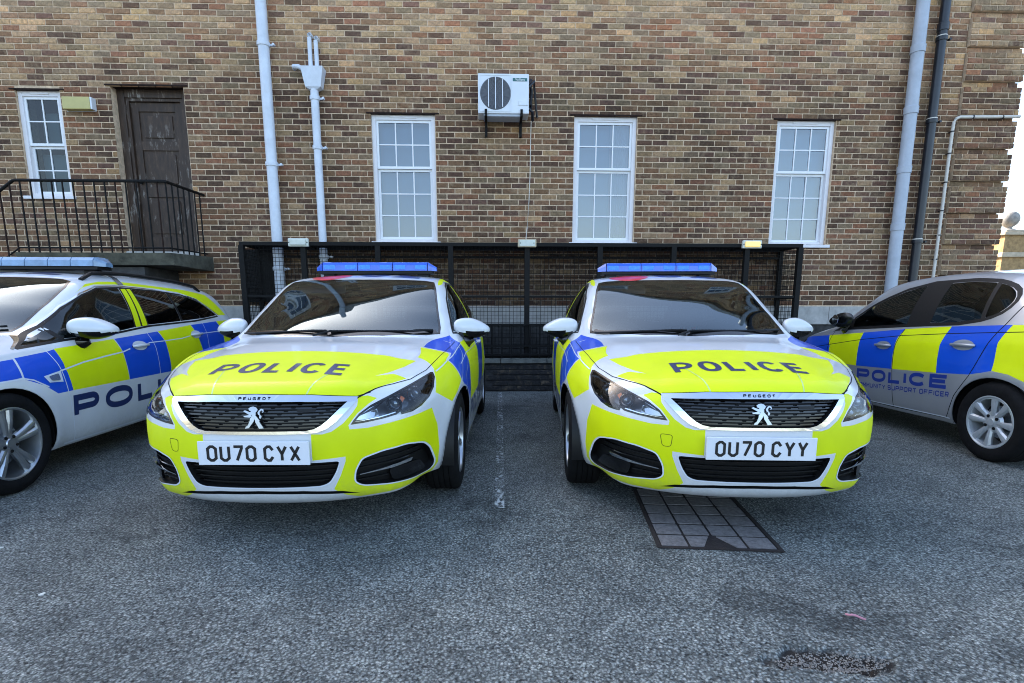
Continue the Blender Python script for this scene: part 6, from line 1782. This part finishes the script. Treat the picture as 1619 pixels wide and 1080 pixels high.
    hl = [(.36, .63), (.62, .735), (.76, .775), (.80, .765), (.79, .70), (.70, .64), (.50, .60)]
    lo = roundpoly([(-.55, .36), (.55, .36), (.50, .25), (-.50, .25)], .03, 3)
    gi = [(-.40, .66), (.40, .66), (.36, .56), (.25, .52), (-.25, .52), (-.36, .56)]
    for q, sg in ((hl, 1), (mirror(hl), -1)): C(q, 'front', reg=0, lim=(lambda c, s=sg: c.x * s > .3 and c.y < .8), test=-.1)
    for pg in (gi, lo): C(pg, 'front', reg=0, lim=lambda c: c.y < .4, test=-.1)
    for ya in S['axles']:
        pg = [(ya + .345 * math.cos(a), .318 + .345 * math.sin(a)) for a in np.linspace(0, 2 * math.pi, 40, endpoint=False)]
        for v in ('left', 'right'): C(pg, v, reg=0, lim=lambda c: abs(c.x) > .55 and c.z < .75, test=-.2)
    finish_car(B, root, [M['white'], M['yellow'], M['blue']], M['window'], M['privacy'])
    for o in root.children:
        if o.name.split('.')[0] == 'windscreen': o.data.materials.clear(); o.data.materials.append(M['screen'])
    full = ws + [(-x, y) for x, y in ws[::-1] if x > 0]
    D(ribbon(densify(full, .05), .018, True), 'top', 'windscreen_seal', M['gloss_black'], root, off=.001)
    recess(B, gi, 'front', .04, M['black'], root, 'grille'); recess(B, lo, 'front', .04, M['black'], root, 'lower_intake')
    D([[(-.38 + i * .004, z), (.38 - i * .004, z), (.38 - i * .004, z + .012), (-.38 + i * .004, z + .012)] for i, z in enumerate((.64, .605, .57))], 'front', 'grille_bars', M['chrome'], root, off=-.012, thick=.01, step=.06)
    for sg in (1, -1):
        H = hl if sg > 0 else mirror(hl)
        hd = empty('headlight'); hd.parent = root
        recess(B, H, 'front', .05, M['gloss_black'], hd, 'lamp_housing'); D([H], 'front', 'lamp_cover', M['lamp_glass'], hd, off=.0015, step=.04)
        for x, z in ((.66, .70), (.52, .66)):
            p = B.project((sg * x, z), 'front'); q = MB()
            q.lathe([(.038, -.005), (.034, -.005), (.03, .015)], 24, 'y', c=(sg * x, p.y + .04, z)); q.lathe([(0, -.012), (.018, -.006), (.027, .01)], 20, 'y', c=(sg * x, p.y + .045, z), mi=1)
            q.build('projector', [M['chrome'], M['lens']], hd)
        D([[(sg * .62, .98), (sg * .80, 1.0), (sg * .82, .80), (sg * .66, .80)]], 'rear', 'tail_lamp', M['tail'], root, off=.003, thick=.004, step=.05)
    for v, s in (('left', 1), ('right', -1)):
        D(ribbon(densify(fd[:5], .05, False), .006) + ribbon(densify(fd[10:] + [fd[0]], .05, False), .006) + ribbon(densify(rd[:5], .05, False), .006), v, 'door_gap', M['line_white'], root, off=.0012)
        D(ribbon([(1.083, .84), (1.076, .80), (1.068, .716), (1.075, .70)], .010) + ribbon([(.60, .665), (.74, .69), (.88, .703), (1.07, .708), (1.14, .69), (1.25, .63)], .009), v, 'vinyl_edging', M['line_white'], root, off=.0013)
        D(ribbon([(1.37, .725), (1.43, .735), (1.60, .765), (1.85, .79), (2.05, .806), (2.15, .825)], .010) + ribbon([(2.42, .858), (2.66, .862), (2.95, .87), (3.12, .886)], .008) + ribbon([(3.36, .900), (3.6, .905), (4.1, .915)], .008), v, 'body_crease', M['line_white'], root, off=.0013)
        # chrome strip round the glass
        D(ribbon(densify([(1.145, .888), (1.49, 1.036), (1.72, 1.166), (1.96, 1.270), (2.16, 1.330), (2.44, 1.345), (3.0, 1.333), (3.38, 1.311), (3.67, 1.256), (3.99, 1.083)], .05, False), .009), v, 'chrome_strip', M['chrome'], root, off=.002)
        D(ribbon(densify([(1.19, .897), (1.49, 1.025), (1.72, 1.152), (1.96, 1.256), (2.16, 1.316), (2.44, 1.331), (3.0, 1.320), (3.38, 1.298), (3.66, 1.245), (3.945, 1.083)], .05, False), .012) + ribbon(densify([(1.17, .893), (1.55, .928), (2.04, .950), (2.56, 1.000), (3.38, 1.030), (3.96, 1.074)], .05, False), .016), v, 'window_trim', M['black'], root, off=.0012)
        each(B, [[(1.47, 1.02), (1.50, 1.032), (1.56, .935), (1.515, .932)], [(2.435, 1.325), (2.60, 1.322), (2.56, 1.010), (2.352, .993)], [(3.12, 1.311), (3.16, 1.309), (3.14, 1.036), (3.10, 1.034)]], v, 'door_pillar', M['black'], root, off=.0012)
        each(B, [roundpoly([(2.450, 1.320), (2.517, 1.323), (2.441, 1.000), (2.372, .997)], .008, 2), roundpoly([(2.531, 1.323), (2.583, 1.325), (2.541, 1.007), (2.466, 1.001)], .008, 2)], v, 'pillar_strip', M['yellow'], root, off=.0022)
        rp = word('POLICE', 0, 0, .168, 1.72, .42, .27, widths={'O': 1.95, 'P': 1.52, 'L': 1.32, 'C': 1.85, 'E': 1.45}); k = 0; by = {}
        for ch, qs in rp[0]:
            key = 99 if ch == 'E' else k; k += 1
            if v == 'left': f = lambda p: (1.45 + p[0], .373 + p[1] + (p[0]) * .008)
            else: f = lambda p: (1.45 + rp[1] - .07 - p[0], .373 + p[1])
            by.setdefault(key, []).extend([[f(p) for p in q] for q in qs])
        for qs in by.values(): D(qs, v, 'side_letter', M['navy'], root, off=.0014, step=.04)
        D([[(1.225, .704), (1.372, .728), (1.377, .65), (1.26, .658)]], v, 'repeater_surround', M['line_white'], root, off=.003, step=.04)
        D([roundpoly([(1.262, .700), (1.345, .712), (1.352, .665), (1.28, .668)], .01, 2)], v, 'side_repeater', M['reflector'], root, off=.004, thick=.004, step=.04)
        handle(B, root, 2.29, .842, s, M['white'], w=.23); handle(B, root, 3.25, .897, s, M['white'], w=.23)
        for ya in S['axles']:
            make_wheel(root, (s * .782, ya, .318), .318, .215, .225, 'twin', s)
            arch_liner(root, ya, .318, .348, .56, .87, s)
            D(ribbon([(ya + .352 * math.cos(a), .318 + .352 * math.sin(a)) for a in np.linspace(R(-14), R(194), 44)], .012), v, 'arch_edge', M['white'], root, off=.004)
        D(ribbon([(1.36, .212), (2.35, .217), (3.2, .225)], .014), v, 'sill_edge', M['line_white'], root, off=.003)
        make_mirror(B, root, s * .935, 1.70, 1.005, s, M['white'], wdt=.27, ht=.165, dp=.24)
        # roof rail
        q = []
        for y in np.linspace(2.10, 3.95, 16):
            p = B.project((s * .605, y), 'top'); lift = .035 * min(1, min(y - 2.10, 3.95 - y) / .12)
            q.append(p + Vector((0, 0, lift + .004)))
        w = MB(); w.tube(q, .016, 8); w.build('roof_rail', M['black'], root)
        # metal strap of the beacon over the roof edge
        D([[(s * .53, 2.46), (s * .66, 2.46), (s * .66, 2.53), (s * .53, 2.53)]], 'top', 'beacon_strap', M['reflector'], root, off=.006, thick=.003, step=.04)
    ch, xx = word('35', 0, 0, .30, 1.1, .4, .24)
    def rl(cs, x, y):
        ws_, _ = word(cs, 0, 0, .30, 1.05, .35, .24)
        return [[(x - p[0], y - p[1]) for p in q] for q in glyph_polys(ws_)]
    D(rl('3C', .42, 2.46), 'top', 'roof_letters', M['navy'], root, off=.0018, step=.04)
    light_bar(root, 2.46, 1.500, .60, (M['clearbar'], None), 6, ends=.05, h=.078, dp=.22)
    w = MB(); w.prism([(3.55, 1.46), (3.70, 1.455), (3.69, 1.50), (3.63, 1.515), (3.58, 1.505)], 'x', -.02, .02); w.build('roof_aerial', M['white'], root)
    for pts in (((-.12, 1.19), (0, 1.255), (.46, 1.34), (.57, 1.40)), ((-.60, 1.37), (-.50, 1.335), (-.14, 1.265), (-.05, 1.26))):
        w = MB(); q = []
        for (x, y) in pts:
            p = B.project((x, y), 'top'); q.append(p + B.normal_at(p) * .016)
        w.tube(q, .008, 6); w.build('wiper', M['black'], root)
    w = MB(); w.box(-.55, .55, .40, 4.5, .21, .235); w.box(-.80, .80, 1.34, 3.15, .195, .22); w.build('underbody', M['black'], root)
    cabin(B, S, root, 1.62, 1.02, 4.45); seats(root, 2.35, 3.2, ztop=.98)
    w = MB(); w.box(-.12, .12, 1.93, 1.96, 1.26, 1.32, bev=.01); w.build('rear_view_mirror', M['interior'], root)
    return root, B

carC, BC = estate_car()
carC.location = (-3.85, 2.447, 0); carC.rotation_euler = (0, 0, .024)
tag(carC, 'white police estate with pale roof beacon, roof rails and twin-spoke wheels, by the railings', 'police car')
# ------------------------------------------------------------------ the silver support officers' hatchback on the right
def silver_hatch():
    B = Body(SHAPE_HATCH); S = SHAPE_HATCH
    root = empty('parked_support_car')
    for f in B.bm.faces: f[B.reg] = 1; f[B.mat] = 0
    C = B.carve; D = B.drape
    bon = [(0, .0), (.30, .06), (.48, .16), (.60, .33), (.66, .55), (.71, .80), (.73, 1.0), (.70, 1.08), (.56, 1.02), (.33, .94), (0, .90)]
    C(bon + [(-x, y) for x, y in bon[::-1] if x > 0], 'top', lim=lambda c: c.z > .66, reg=2)
    C([(-.95, .10), (.95, .10), (.95, .57), (.5, .57), (-.5, .57), (-.95, .57)], 'front', lim=lambda c: c.y < .50, reg=3, test=.02)
    C([(-.51, 1.80), (.51, 1.80), (.49, 3.52), (-.49, 3.52)], 'top', lim=lambda c: c.z > 1.3, reg=4)
    fd = [(1.25, .235), (2.283, .240), (2.25, .58), (2.262, .965), (2.45, 1.02), (2.30, 1.375), (2.0, 1.345), (1.6, 1.18), (1.35, 1.03), (1.20, .90), (1.18, .60)]
    rd = [(2.283, .240), (2.90, .255), (2.93, .30), (2.985, .459), (3.101, .63), (3.25, 1.03), (3.285, 1.17), (3.16, 1.31), (3.0, 1.37), (2.72, 1.405), (2.30, 1.40), (2.30, 1.375), (2.45, 1.02), (2.262, .965), (2.25, .58)]
    for v, r1, r2 in (('left', 5, 6), ('right', 7, 8)):
        C(fd, v, reg=r1, lim=lambda c: abs(c.x) > .45); C(rd, v, reg=r2, lim=lambda c: abs(c.x) > .45)
    ws = [(0, .935), (.33, .985), (.56, 1.07), (.64, 1.13), (.635, 1.22), (.595, 1.42), (.555, 1.62), (.53, 1.745), (.45, 1.755), (.25, 1.73), (0, 1.72)]
    C(ws + [(-x, y) for x, y in ws[::-1] if x > 0], 'top', lim=lambda c: c.z > .9, reg=9)
    fg = [(1.40, .955), (1.45, 1.045), (1.645, 1.165), (1.827, 1.245), (2.02, 1.315), (2.235, 1.362), (2.262, 1.013), (1.60, .962)]
    rg = [(2.49, 1.370), (2.72, 1.375), (2.935, 1.355), (3.02, 1.072), (2.82, 1.040), (2.525, 1.03)]
    qg = [(2.965, 1.348), (3.03, 1.332), (3.09, 1.308), (3.14, 1.277), (3.17, 1.245), (3.185, 1.205), (3.175, 1.165), (3.145, 1.125), (3.10, 1.098), (3.048, 1.078)]
    for v, k in (('left', 10), ('right', 13)):
        for j, pg in enumerate((fg, rg, qg)): C(roundpoly(pg, .02, 3), v, reg=k + j, lim=lambda c: abs(c.x) > .4 and c.z > .9)
    C([(-.45, 3.60), (.45, 3.60), (.48, 3.80), (-.48, 3.80)], 'top', reg=16, test=.0, lim=lambda c: c.z > 1.0)
    paint = (1, 2, 3, 4, 5, 6, 7, 8)
    b0 = [(.35, .80), (1.14, .862), (1.22, .745), (1.22, .585), (.95, .62), (.8, .66), (.5, .62)]
    y1 = [(1.14, .862), (1.715, .914), (1.722, .80), (1.724, .575), (1.22, .575), (1.22, .745)]
    b1 = [(1.715, .914), (2.262, .967), (2.235, .89), (2.235, .60), (2.249, .595), (1.724, .575), (1.722, .80)]
    y2 = [(2.262, .967), (2.772, 1.006), (2.755, .85), (2.767, .617), (2.249, .595), (2.235, .72), (2.238, .89)]
    b2 = [(2.772, 1.006), (3.306, 1.032), (3.27, .90), (3.279, .689), (3.20, .665), (3.089, .640), (2.767, .617), (2.755, .85)]
    y3 = [(3.306, 1.032), (3.70, 1.035), (3.86, .80), (3.70, .48), (3.60, .56), (3.503, .635), (3.40, .675), (3.279, .689), (3.27, .90)]
    for v in ('left', 'right'):
        sg = (lambda c: c.x > .3) if v == 'left' else (lambda c: c.x < -.3)
        for pg, mi in ((b0, 2), (y1, 1), (b1, 2), (y2, 1), (b2, 2), (y3, 1)): C(pg, v, mat=mi, lim=sg, only=paint)
    hl = [(.34, .60), (.58, .74), (.70, .80), (.745, .78), (.73, .68), (.60, .60)]
    lo = roundpoly([(-.45, .36), (.45, .36), (.42, .25), (-.42, .25)], .03, 3)
    gi = [(-.30, .66), (.30, .66), (.26, .56), (-.26, .56)]
    for q, sg in ((hl, 1), (mirror(hl), -1)): C(q, 'front', reg=0, lim=(lambda c, s=sg: c.x * s > .25 and c.y < .8), test=-.1)
    for pg in (gi, lo): C(pg, 'front', reg=0, lim=lambda c: c.y < .4, test=-.1)
    for ya in S['axles']:
        pg = [(ya + .335 * math.cos(a), .303 + .335 * math.sin(a)) for a in np.linspace(0, 2 * math.pi, 40, endpoint=False)]
        for v in ('left', 'right'): C(pg, v, reg=0, lim=lambda c: abs(c.x) > .5 and c.z < .75, test=-.2)
    finish_car(B, root, [M['silver'], M['yellow'], M['blue']], M['window'], None)
    full = ws + [(-x, y) for x, y in ws[::-1] if x > 0]
    D(ribbon(densify(full, .05), .018, True), 'top', 'windscreen_seal', M['gloss_black'], root, off=.001)
    recess(B, gi, 'front', .04, M['black'], root, 'grille'); recess(B, lo, 'front', .04, M['black'], root, 'lower_intake')
    for sg in (1, -1):
        H = hl if sg > 0 else mirror(hl)
        hd = empty('headlight'); hd.parent = root
        recess(B, H, 'front', .05, M['reflector'], hd, 'lamp_housing'); D([H], 'front', 'lamp_cover', M['lamp_glass'], hd, off=.0015, step=.04)
        D([[(sg * .58, 1.0), (sg * .74, 1.02), (sg * .76, .74), (sg * .64, .74)]], 'rear', 'tail_lamp', M['tail'], root, off=.003, thick=.004, step=.05)
    for v, s in (('left', 1), ('right', -1)):
        D(ribbon(densify(fd[:3], .05, False), .007) + ribbon(densify(fd[9:] + [fd[0]], .05, False), .007) + ribbon(densify(rd[:7], .04, False), .007) + ribbon([(2.25, .58), (2.24, .80), (2.262, .965)], .007), v, 'door_gap', M['seam'], root, off=.0012)
        D(ribbon(densify([(.8, .70), (1.214, .763), (1.72, .842), (2.27, .908), (2.8, .948), (3.41, .984)], .06, False), .006), v, 'body_crease', M['seam'], root, off=.0010)
        D(ribbon(densify([(1.42, .945), (2.262, 1.0), (2.60, 1.018), (2.83, 1.030), (3.03, 1.062), (3.11, 1.088), (3.165, 1.120), (3.195, 1.160), (3.205, 1.205), (3.19, 1.25), (3.155, 1.290), (3.10, 1.322), (3.02, 1.350), (2.93, 1.372), (2.72, 1.390), (2.3, 1.385), (2.02, 1.332), (1.827, 1.26), (1.645, 1.18), (1.43, 1.055)], .05), .028, True), v, 'window_trim', M['black'], root, off=.0012)
        each(B, [[(2.232, 1.375), (2.50, 1.385), (2.53, 1.018), (2.258, 1.0)], [(2.932, 1.365), (2.972, 1.355), (3.052, 1.07), (3.015, 1.066)], [(1.16, .900), (1.30, 1.0), (1.45, 1.06), (1.50, .955), (1.38, .935)]], v, 'door_pillar', M['black'], root, off=.0013)
        # lettering between the doors and the sills
        t1 = word('POLICE', 0, 0, .118, 1.62, .30, .27, widths={'L': 1.35}); k1 = 1.19 / t1[1]
        t2 = word('COMMUNITY SUPPORT OFFICER', 0, 0, .045, 1.12, .24, .20, blocky=True, space=.6); k2 = 1.19 / t2[1]
        def place(tt, k, z0, v=v):
            n = 0; by = {}
            for ch, qs in tt[0]:
                key = 99 if ch == 'E' else n; n += 1
                f = (lambda p: (1.745 + p[0] * k, z0 + p[1] + p[0] * k * .055)) if v == 'left' else (lambda p: (1.745 + tt[1] * k - p[0] * k, z0 + p[1] + (tt[1] * k - p[0] * k) * .055))
                by.setdefault(key, []).extend([[f(p) for p in q] for q in qs])
            return by
        for qs in place(t1, k1, .432).values(): D(qs, v, 'side_letter', M['letterblue'], root, off=.0014, step=.05)
        tag(D([q for qs in place(t2, k2, .366).values() for q in qs], v, 'side_lettering', M['letterblue'], root, off=.0014, step=.05), kind='stuff')
        handle(B, root, 2.085, .808, s, M['silver'], w=.23); handle(B, root, 2.985, .865, s, M['silver'], w=.25)
        for ya in S['axles']:
            make_wheel(root, (s * .765, ya, .303), .303, .195, .198, 'cap', s)
            arch_liner(root, ya, .303, .338, .53, .84, s)
            D(ribbon([(ya + .345 * math.cos(a), .303 + .345 * math.sin(a)) for a in np.linspace(R(-14), R(194), 44)], .014), v, 'arch_edge', M['silver'], root, off=.004)
        D(ribbon([(1.20, .238), (2.0, .246), (2.95, .262)], .010), v, 'sill_edge', M['line_white'], root, off=.003)
        mt = make_mirror(B, root, s * .865, 1.42, 1.035, s, M['gloss_black'], wdt=.24, ht=.16, dp=.17, folded=(s > 0))
        if s > 0:
            q = MB(); q.lathe([(0, 0), (.045, .0), (.055, -.004)], 22, 'x', c=(s * .945, 1.43, 1.04)); vs = [(p[0] , p[1] * 1, p[2]) for p in q.v]; q.build('mirror_face', M['mirror'], mt)
    D(ribbon(densify([(-.60, .58), (-.62, .98), (-.50, 1.08)], .05, False), .007) + ribbon(densify([(.60, .58), (.62, .98), (.50, 1.08)], .05, False), .007) + ribbon(densify([(-.60, .58), (.60, .58)], .05, False), .007), 'rear', 'tailgate_gap', M['seam'], root, off=.0012)
    pp = B.project((0, .72), 'rear'); w = MB(); w.box(-.26, .26, pp.y + .004, pp.y + .012, .66, .772, bev=.003); w.build('rear_plate', M['yellow'], root, auto=0)
    w = MB(); w.box(-.50, .50, .40, 3.8, .22, .245); w.box(-.74, .74, 1.2, 2.9, .215, .24); w.build('underbody', M['black'], root)
    cabin(B, S, root, 1.35, .85, 3.7, w=.70, zd=.96); seats(root, 2.05, 2.78, ztop=1.0)
    return root, B

carD, BD = silver_hatch()
carD.location = (4.637, 7.198, 0); carD.rotation_euler = (0, 0, -3.15)
tag(carD, 'silver hatchback lettered POLICE COMMUNITY SUPPORT OFFICER, blue and yellow blocks on its doors', 'police car')
